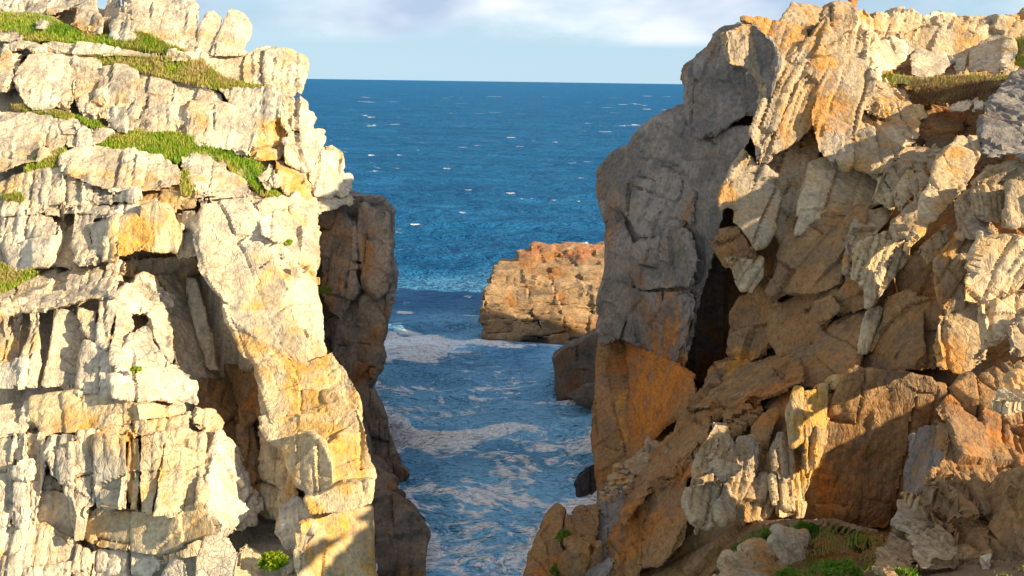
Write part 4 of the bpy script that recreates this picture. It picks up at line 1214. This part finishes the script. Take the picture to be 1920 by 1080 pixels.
    foam += inlet * (0.03 + 0.24 * np.clip(1.7 * vnoise(qs * np.array([0.14, 0.2, 0]), 74) - 0.25, 0, 1) + 0.45 * np.clip((net - 0.80) * 5, 0, 1) * np.clip(vnoise(q * 0.16, 73) * 2 - 0.55, 0, 1))
    # surf where the swell meets the rocks
    x0, y0, st, g = SHORE['g']
    for _ in range(7):
        g = (g + np.roll(g, 1, 0) + np.roll(g, -1, 0) + np.roll(g, 1, 1) + np.roll(g, -1, 1)) / 5
    ix = np.clip(((X - x0) / st).astype(int), 0, g.shape[1] - 1)
    iy = np.clip(((Y - y0) / st).astype(int), 0, g.shape[0] - 1)
    near = np.where((X > x0) & (Y > y0) & (Y < y0 + st * (g.shape[0] - 2)), g[iy, ix], 0)
    foam += 1.1 * np.clip(near * 3.0, 0, 1) * np.clip(1.5 * vnoise(q * np.array([0.35, 0.35, 1]), 98) - 0.15, 0, 1)
    z += 0.25 * np.clip(near * 2.0, 0, 1) * lump
    z += 0.35 * inlet * (1 - np.abs(fbm(qs * np.array([0.22, 0.42, 0]) + 31, 2, 65)) - 0.75)
    # whitecaps out at sea
    wl = np.clip(2.0 ** np.floor(np.log2(rad / 160)), 0.5, 8.0)
    cap = vnoise(np.stack([X / (3.4 * wl), Y / (2.2 * wl), np.zeros_like(X)], 1) + 40, 81)
    cap2 = vnoise(np.stack([X / (26 * wl), Y / (26 * wl), np.zeros_like(X)], 1) + 11, 83)
    foam += np.where((rad > 75) & (rad < 1500), np.clip((cap - 0.80) * 6, 0, 0.75) * np.clip(cap2 * 2.2 - 0.7, 0, 1), 0)
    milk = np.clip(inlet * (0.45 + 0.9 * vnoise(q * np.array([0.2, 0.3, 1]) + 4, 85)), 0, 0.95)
    v = np.stack([X, Y, z], 1)
    ny, nx = Rg.shape
    idx = np.arange(ny * nx).reshape(ny, nx)
    F = np.stack([idx[:-1, :-1].ravel(), idx[1:, :-1].ravel(), idx[1:, 1:].ravel(), idx[:-1, 1:].ravel()], 1)[:, ::-1]
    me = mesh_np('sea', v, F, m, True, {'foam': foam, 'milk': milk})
    tag(put('sea', me, (0, 0, 0)), kind='structure')


sea()


# ------------------------------------------------------------------ grass and plants
def poly_points(a, n, rg):
    lo, hi = a.min(0), a.max(0)
    out = []
    while sum(len(o) for o in out) < n:
        q = rg.uniform(lo, hi, (n * 3, 2))
        out.append(q[inside(a, q[:, 0], q[:, 1])])
    return np.vstack(out)[:n]


def blades(base, h, rg, tone, width=0.02, spread=0.5):
    """one bent three-sided blade per base point"""
    n = len(base)
    az = rg.uniform(0, 2 * math.pi, n)
    lean = rg.uniform(0.1, 1.0, n) * spread
    hd = np.stack([np.cos(az), np.sin(az), np.zeros(n)], 1)
    sd = np.stack([-np.sin(az), np.cos(az), np.zeros(n)], 1) * (width * rg.uniform(0.6, 1.5, n))[:, None]
    hh = h * rg.uniform(0.5, 1.3, n)
    up = np.array([0, 0, 1.0])
    mid = base + up * (hh * 0.6)[:, None] + hd * (hh * lean * 0.35)[:, None]
    tip = base + up * (hh * (1.0 - 0.3 * lean))[:, None] + hd * (hh * lean)[:, None]
    V = np.stack([base - sd, base + sd, mid + sd * 0.7, mid - sd * 0.7, tip], 1).reshape(-1, 3)
    i = np.arange(n)[:, None] * 5
    F = np.vstack([i + np.array([0, 1, 2]), i + np.array([0, 2, 3]), i + np.array([3, 2, 4])])
    return V, F, np.repeat(tone, 5)


def plane_of(a, field):
    c = a.mean(0)
    q = np.vstack([a, c[None]])
    yy = field(q[:, 0], q[:, 1])
    A = np.stack([np.ones(len(q)), (q[:, 0] - c[0]) / 100, (c[1] - q[:, 1]) / 100], 1)
    sol = np.linalg.lstsq(A, yy, rcond=None)[0]
    return sol[0], np.clip(sol[1], -4, 4), np.clip(sol[2], -1, 7), c


def grass_patch(zoom, pts, label, field, n, h=0.2, dY=-0.2, mat='grass', soil='turf', dryness=0.3, par=LC):
    Vs, Fs, Ts, k0 = [], [], [], 0
    polys = []
    for part in pts.split('|'):
        a = np.array([float(v) for v in part.replace(',', ' ').split()]).reshape(-1, 2)
        ox, oy, s = Z[zoom]
        polys.append(a / s + np.array([ox, oy]))
    areas = [np.prod(np.ptp(a, axis=0)) for a in polys]
    rg = np.random.default_rng(len(pts))
    for a, ar in zip(polys, areas):
        m = max(50, int(n * ar / sum(areas)))
        q = poly_points(a, m, rg)
        Yc, gx, gy, c = plane_of(a, field)
        base = at(q[:, 0], q[:, 1], Yc + gx * (q[:, 0] - c[0]) / 100 + gy * (c[1] - q[:, 1]) / 100 + dY)
        base[:, 2] -= 0.08
        kp = vnoise(base * 1.6, 27) > rg.uniform(0.05, 0.62, m)
        base, m = base[kp], int(kp.sum())
        tn = np.clip(0.5 + 0.75 * fbm(base * 0.8, 3, 21) + rg.normal(0, 0.14, m) + (dryness - 0.4), 0, 1)
        hm = h * (0.7 + 0.8 * vnoise(base * 1.1, 25))
        V, F, T_ = blades(base, hm, rg, tn, 0.022)
        Vs.append(V)
        Fs.append(F + k0)
        Ts.append(T_)
        k0 += len(V)
        SOILS.append((a, field, par, soil))
    V, F, T_ = np.vstack(Vs), np.vstack(Fs), np.concatenate(Ts)
    o0 = np.array([V[:, 0].mean(), V[:, 1].mean(), V[:, 2].min()])
    ob = put('grass', mesh_np('grass', V - o0, F, M[mat], False, {'tone': T_}), o0)
    tag(ob, label, 'grass', kind='stuff')


SOILS = []
LG = dict(field=FL)
for z, pts, lb, n, dry in (
        (1, '-30,72 200,77 330,112 380,152 300,227 120,227 120,190 60,180 -30,175|300,140 380,152 480,187 640,202 740,217 600,257 420,242 290,227|740,217 760,177 830,192 960,252 1060,292 1000,302 860,292 600,257', 'green grass strip below the tall rocks of the cliff top', 9000, 0.30),
        (1, '520,310 700,310 860,325 900,430 780,400 640,370 540,350|850,325 960,310 1080,325 1150,330 1170,380 1190,500 1080,470 890,430|1165,375 1250,430 1380,470 1520,480 1540,510 1380,500 1185,500', 'yellowing grass ledge above the upper rock wall', 8000, 0.55),
        (1, '370,640 420,650 480,700 560,730 630,745 560,690 470,660|470,800 630,745 760,732 880,745 960,735 1060,770 1150,810 1180,875 1030,875 1000,920 860,875 640,830 520,820|1150,810 1290,840 1340,870 1430,900 1480,930 1490,970 1380,1020 1310,970 1260,920 1180,875|1490,970 1560,1080 1640,1120 1640,1180 1560,1140 1450,1080 1380,1020', 'bright green grass ledge sloping below the upper rock wall', 12000, 0.22),
        (1, '60,600 150,600 420,650 370,690 300,655 140,635', 'thin brownish grass seam under the upper rock wall', 2500, 0.75),
        (2, '-20,400 40,420 80,450 180,430 230,450 120,500 60,540 -20,575', 'small grass bank at the foot of the overhanging row', 3000, 0.45),
        (1, '190,890 240,880 360,820 380,850 350,950 390,975 240,955 130,960', 'grass tuft in the gap beside the long low slab', 1500, 0.40),
        (1, '1000,980 1060,960 1090,1040 1080,1090 1020,1090', 'grass filling the gap between the long slab and the next block', 900, 0.55),
        (1, '120,1085 0,1095 30,1130 140,1120', 'grass seam under the lowest terrace block', 400, 0.4)):
    grass_patch(z, pts, lb, FL, n, dryness=dry)
grass_patch(5, '1240,340 1330,320 1430,335 1480,352 1560,335 1850,330 1850,352 1600,385 1450,405 1400,375 1260,385', 'olive grass at the foot of the plateau rocks', FR, 2600, dryness=0.85, par=RC, soil='turf')
grass_patch(5, '1380,400 1500,385 1850,350 1850,400 1750,435 1600,445 1450,455', 'reddish brown heather between the plateau rocks and the dark hollow', FR, 6000, h=0.2, mat='dry', dryness=0.4, par=RC, soil='heather')
grass_patch(5, '1590,135 1650,90 1700,100 1640,145', 'yellow grass slope behind the upright ribs', FR, 1500, dryness=0.7, par=RC, soil='turf')
grass_patch(5, '1880,170 1990,140 1990,310 1880,280', 'yellow green grass beside the last upright rib', FR, 2500, dryness=0.6, par=RC, soil='turf')
grass_patch(7, '800,745 860,660 930,600 1080,600 1200,590 1390,640 1400,720 1430,785 1600,795 1990,760 1990,850 960,850 1034,765 1080,690 1000,640 900,715', 'rough grass and dry stalks at the foot of the brown wall', FR, 2600, h=0.15, dryness=0.75, mat='moss', par=RC, soil='heather')
n0 = len(PIECES)
for a, f, par, mt in SOILS:
    PIECES.append(dict(name='soil', mat=mt, px=a, dY=0.05, field=f, parent=par, t=1.0, frac=0.15, jit=0, sm=2, rough=0.8, bev=0.0, grow=1.06, res=0.0032))
_keep = PIECES
PIECES = _keep[n0:]
build_pieces()
PIECES = _keep


def cushion(name, label, px, py, Y, r, mat, n, cat='plant', group=None, hmul=0.75, leaf=0.06):
    """dome of small leaves over a short woody stem"""
    rg = np.random.default_rng(int(px * 7 + py))
    c = at(px, py, Y)
    root = empty(name, (c[0], c[1], c[2] - r * 0.5))
    tag(root, label, cat, group)
    u = rg.normal(size=(n, 3))
    u[:, 2] = np.abs(u[:, 2])
    u /= np.linalg.norm(u, axis=1)[:, None]
    rr = r * rg.uniform(0.55, 1.0, n) ** 0.5 * (0.8 + 0.35 * fbm(u * 2.3 + px, 2, 5))
    p = u * rr[:, None] * np.array([1, 1, hmul]) + np.array([0, 0, 0.0])
    ax = rg.normal(size=(n, 3)) * 0.6 + u
    ax /= np.linalg.norm(ax, axis=1)[:, None]
    sd = np.cross(ax, rg.normal(size=(n, 3)))
    sd /= np.linalg.norm(sd, axis=1)[:, None] + 1e-9
    lf = leaf * rg.uniform(0.6, 1.5, n)[:, None]
    V = np.stack([p - sd * lf * 0.3, p + sd * lf * 0.3, p + ax * lf * 0.6 + sd * lf * 0.35, p + ax * lf * 1.3, p + ax * lf * 0.6 - sd * lf * 0.35], 1).reshape(-1, 3)
    i = np.arange(n)[:, None] * 5
    F = np.vstack([i + np.array([0, 1, 2]), i + np.array([0, 2, 4]), i + np.array([4, 2, 3])])
    tn = np.clip(0.45 + 0.5 * fbm(p * 4 + px, 2, 6) + rg.normal(0, 0.16, n), 0, 1)
    put('foliage', mesh_np('foliage', V, F, M[mat], False, {'tone': np.repeat(tn, 5)}), root.location, root)
    bm = bmesh.new()
    bmesh.ops.create_cone(bm, segments=7, radius1=r * 0.30, radius2=r * 0.12, depth=r * 0.9, cap_ends=True)
    for v in bm.verts:
        v.co += Vector((random.uniform(-1, 1), random.uniform(-1, 1), 0)) * r * 0.04
    me = bpy.data.meshes.new('stem')
    bm.to_mesh(me)
    bm.free()
    me.materials.append(M['heather'])
    put('stem', me, root.location, root)


def fr_y(px, py):
    return float(FR(np.array([px]), np.array([py]))[0])


def fl_y(px, py):
    return float(FL(np.array([px]), np.array([py]))[0])


cushion('shrub', 'bright yellow green leafy shrub at the foot of the sunlit buttress', 512, 1045, fl_y(512, 1045) - 1.1, 0.42, 'bright', 900, 'shrub', leaf=0.10)
cushion('plant', 'small olive tuft rooted in a crack of the pale buttress', 533, 450, fl_y(533, 450) - 0.35, 0.36, 'bright', 350)
cushion('plant', 'dark green tuft on the edge of the shaded block', 608, 540, 47.0, 0.40, 'moss', 350)
cushion('plant', 'tiny green plant in a crack between the leaning slabs', 255, 690, fl_y(255, 690) - 0.6, 0.18, 'bright', 120)
G = 'green cushions under the brown wall'
for lb, px, py, r in (('round green cushion plant beside the pale slab under the brown wall', 1447, 998, 0.34), ('olive cushion plant with yellow top against the brown wall', 1515, 985, 0.32),
                      ('broad bright green cushion plant on the earth below the brown wall', 1580, 1062, 0.45), ('low green cushion at the end of the leaning pale slab', 1480, 1075, 0.26),
                      ('low green cushion near the ochre column of rock', 1700, 1078, 0.36), ('dark green cushion on the ledge behind the leaning pale slab', 1392, 1025, 0.28),
                      ('dark sprawling cushion at the foot of the brown wall', 1610, 1010, 0.30)):
    cushion('cushion_plant', lb, px, py, fr_y(px, py) - 0.6, r * 1.3, 'moss', 1700, 'plant', G, 0.7, 0.05)
cushion('plant', 'green tuft in the cleft between the rocks by the water', 1060, 1000, 33.3, 0.40, 'moss', 500)
cushion('plant', 'green tuft growing low in the cleft by the water', 1050, 1062, 32.4, 0.45, 'moss', 500)
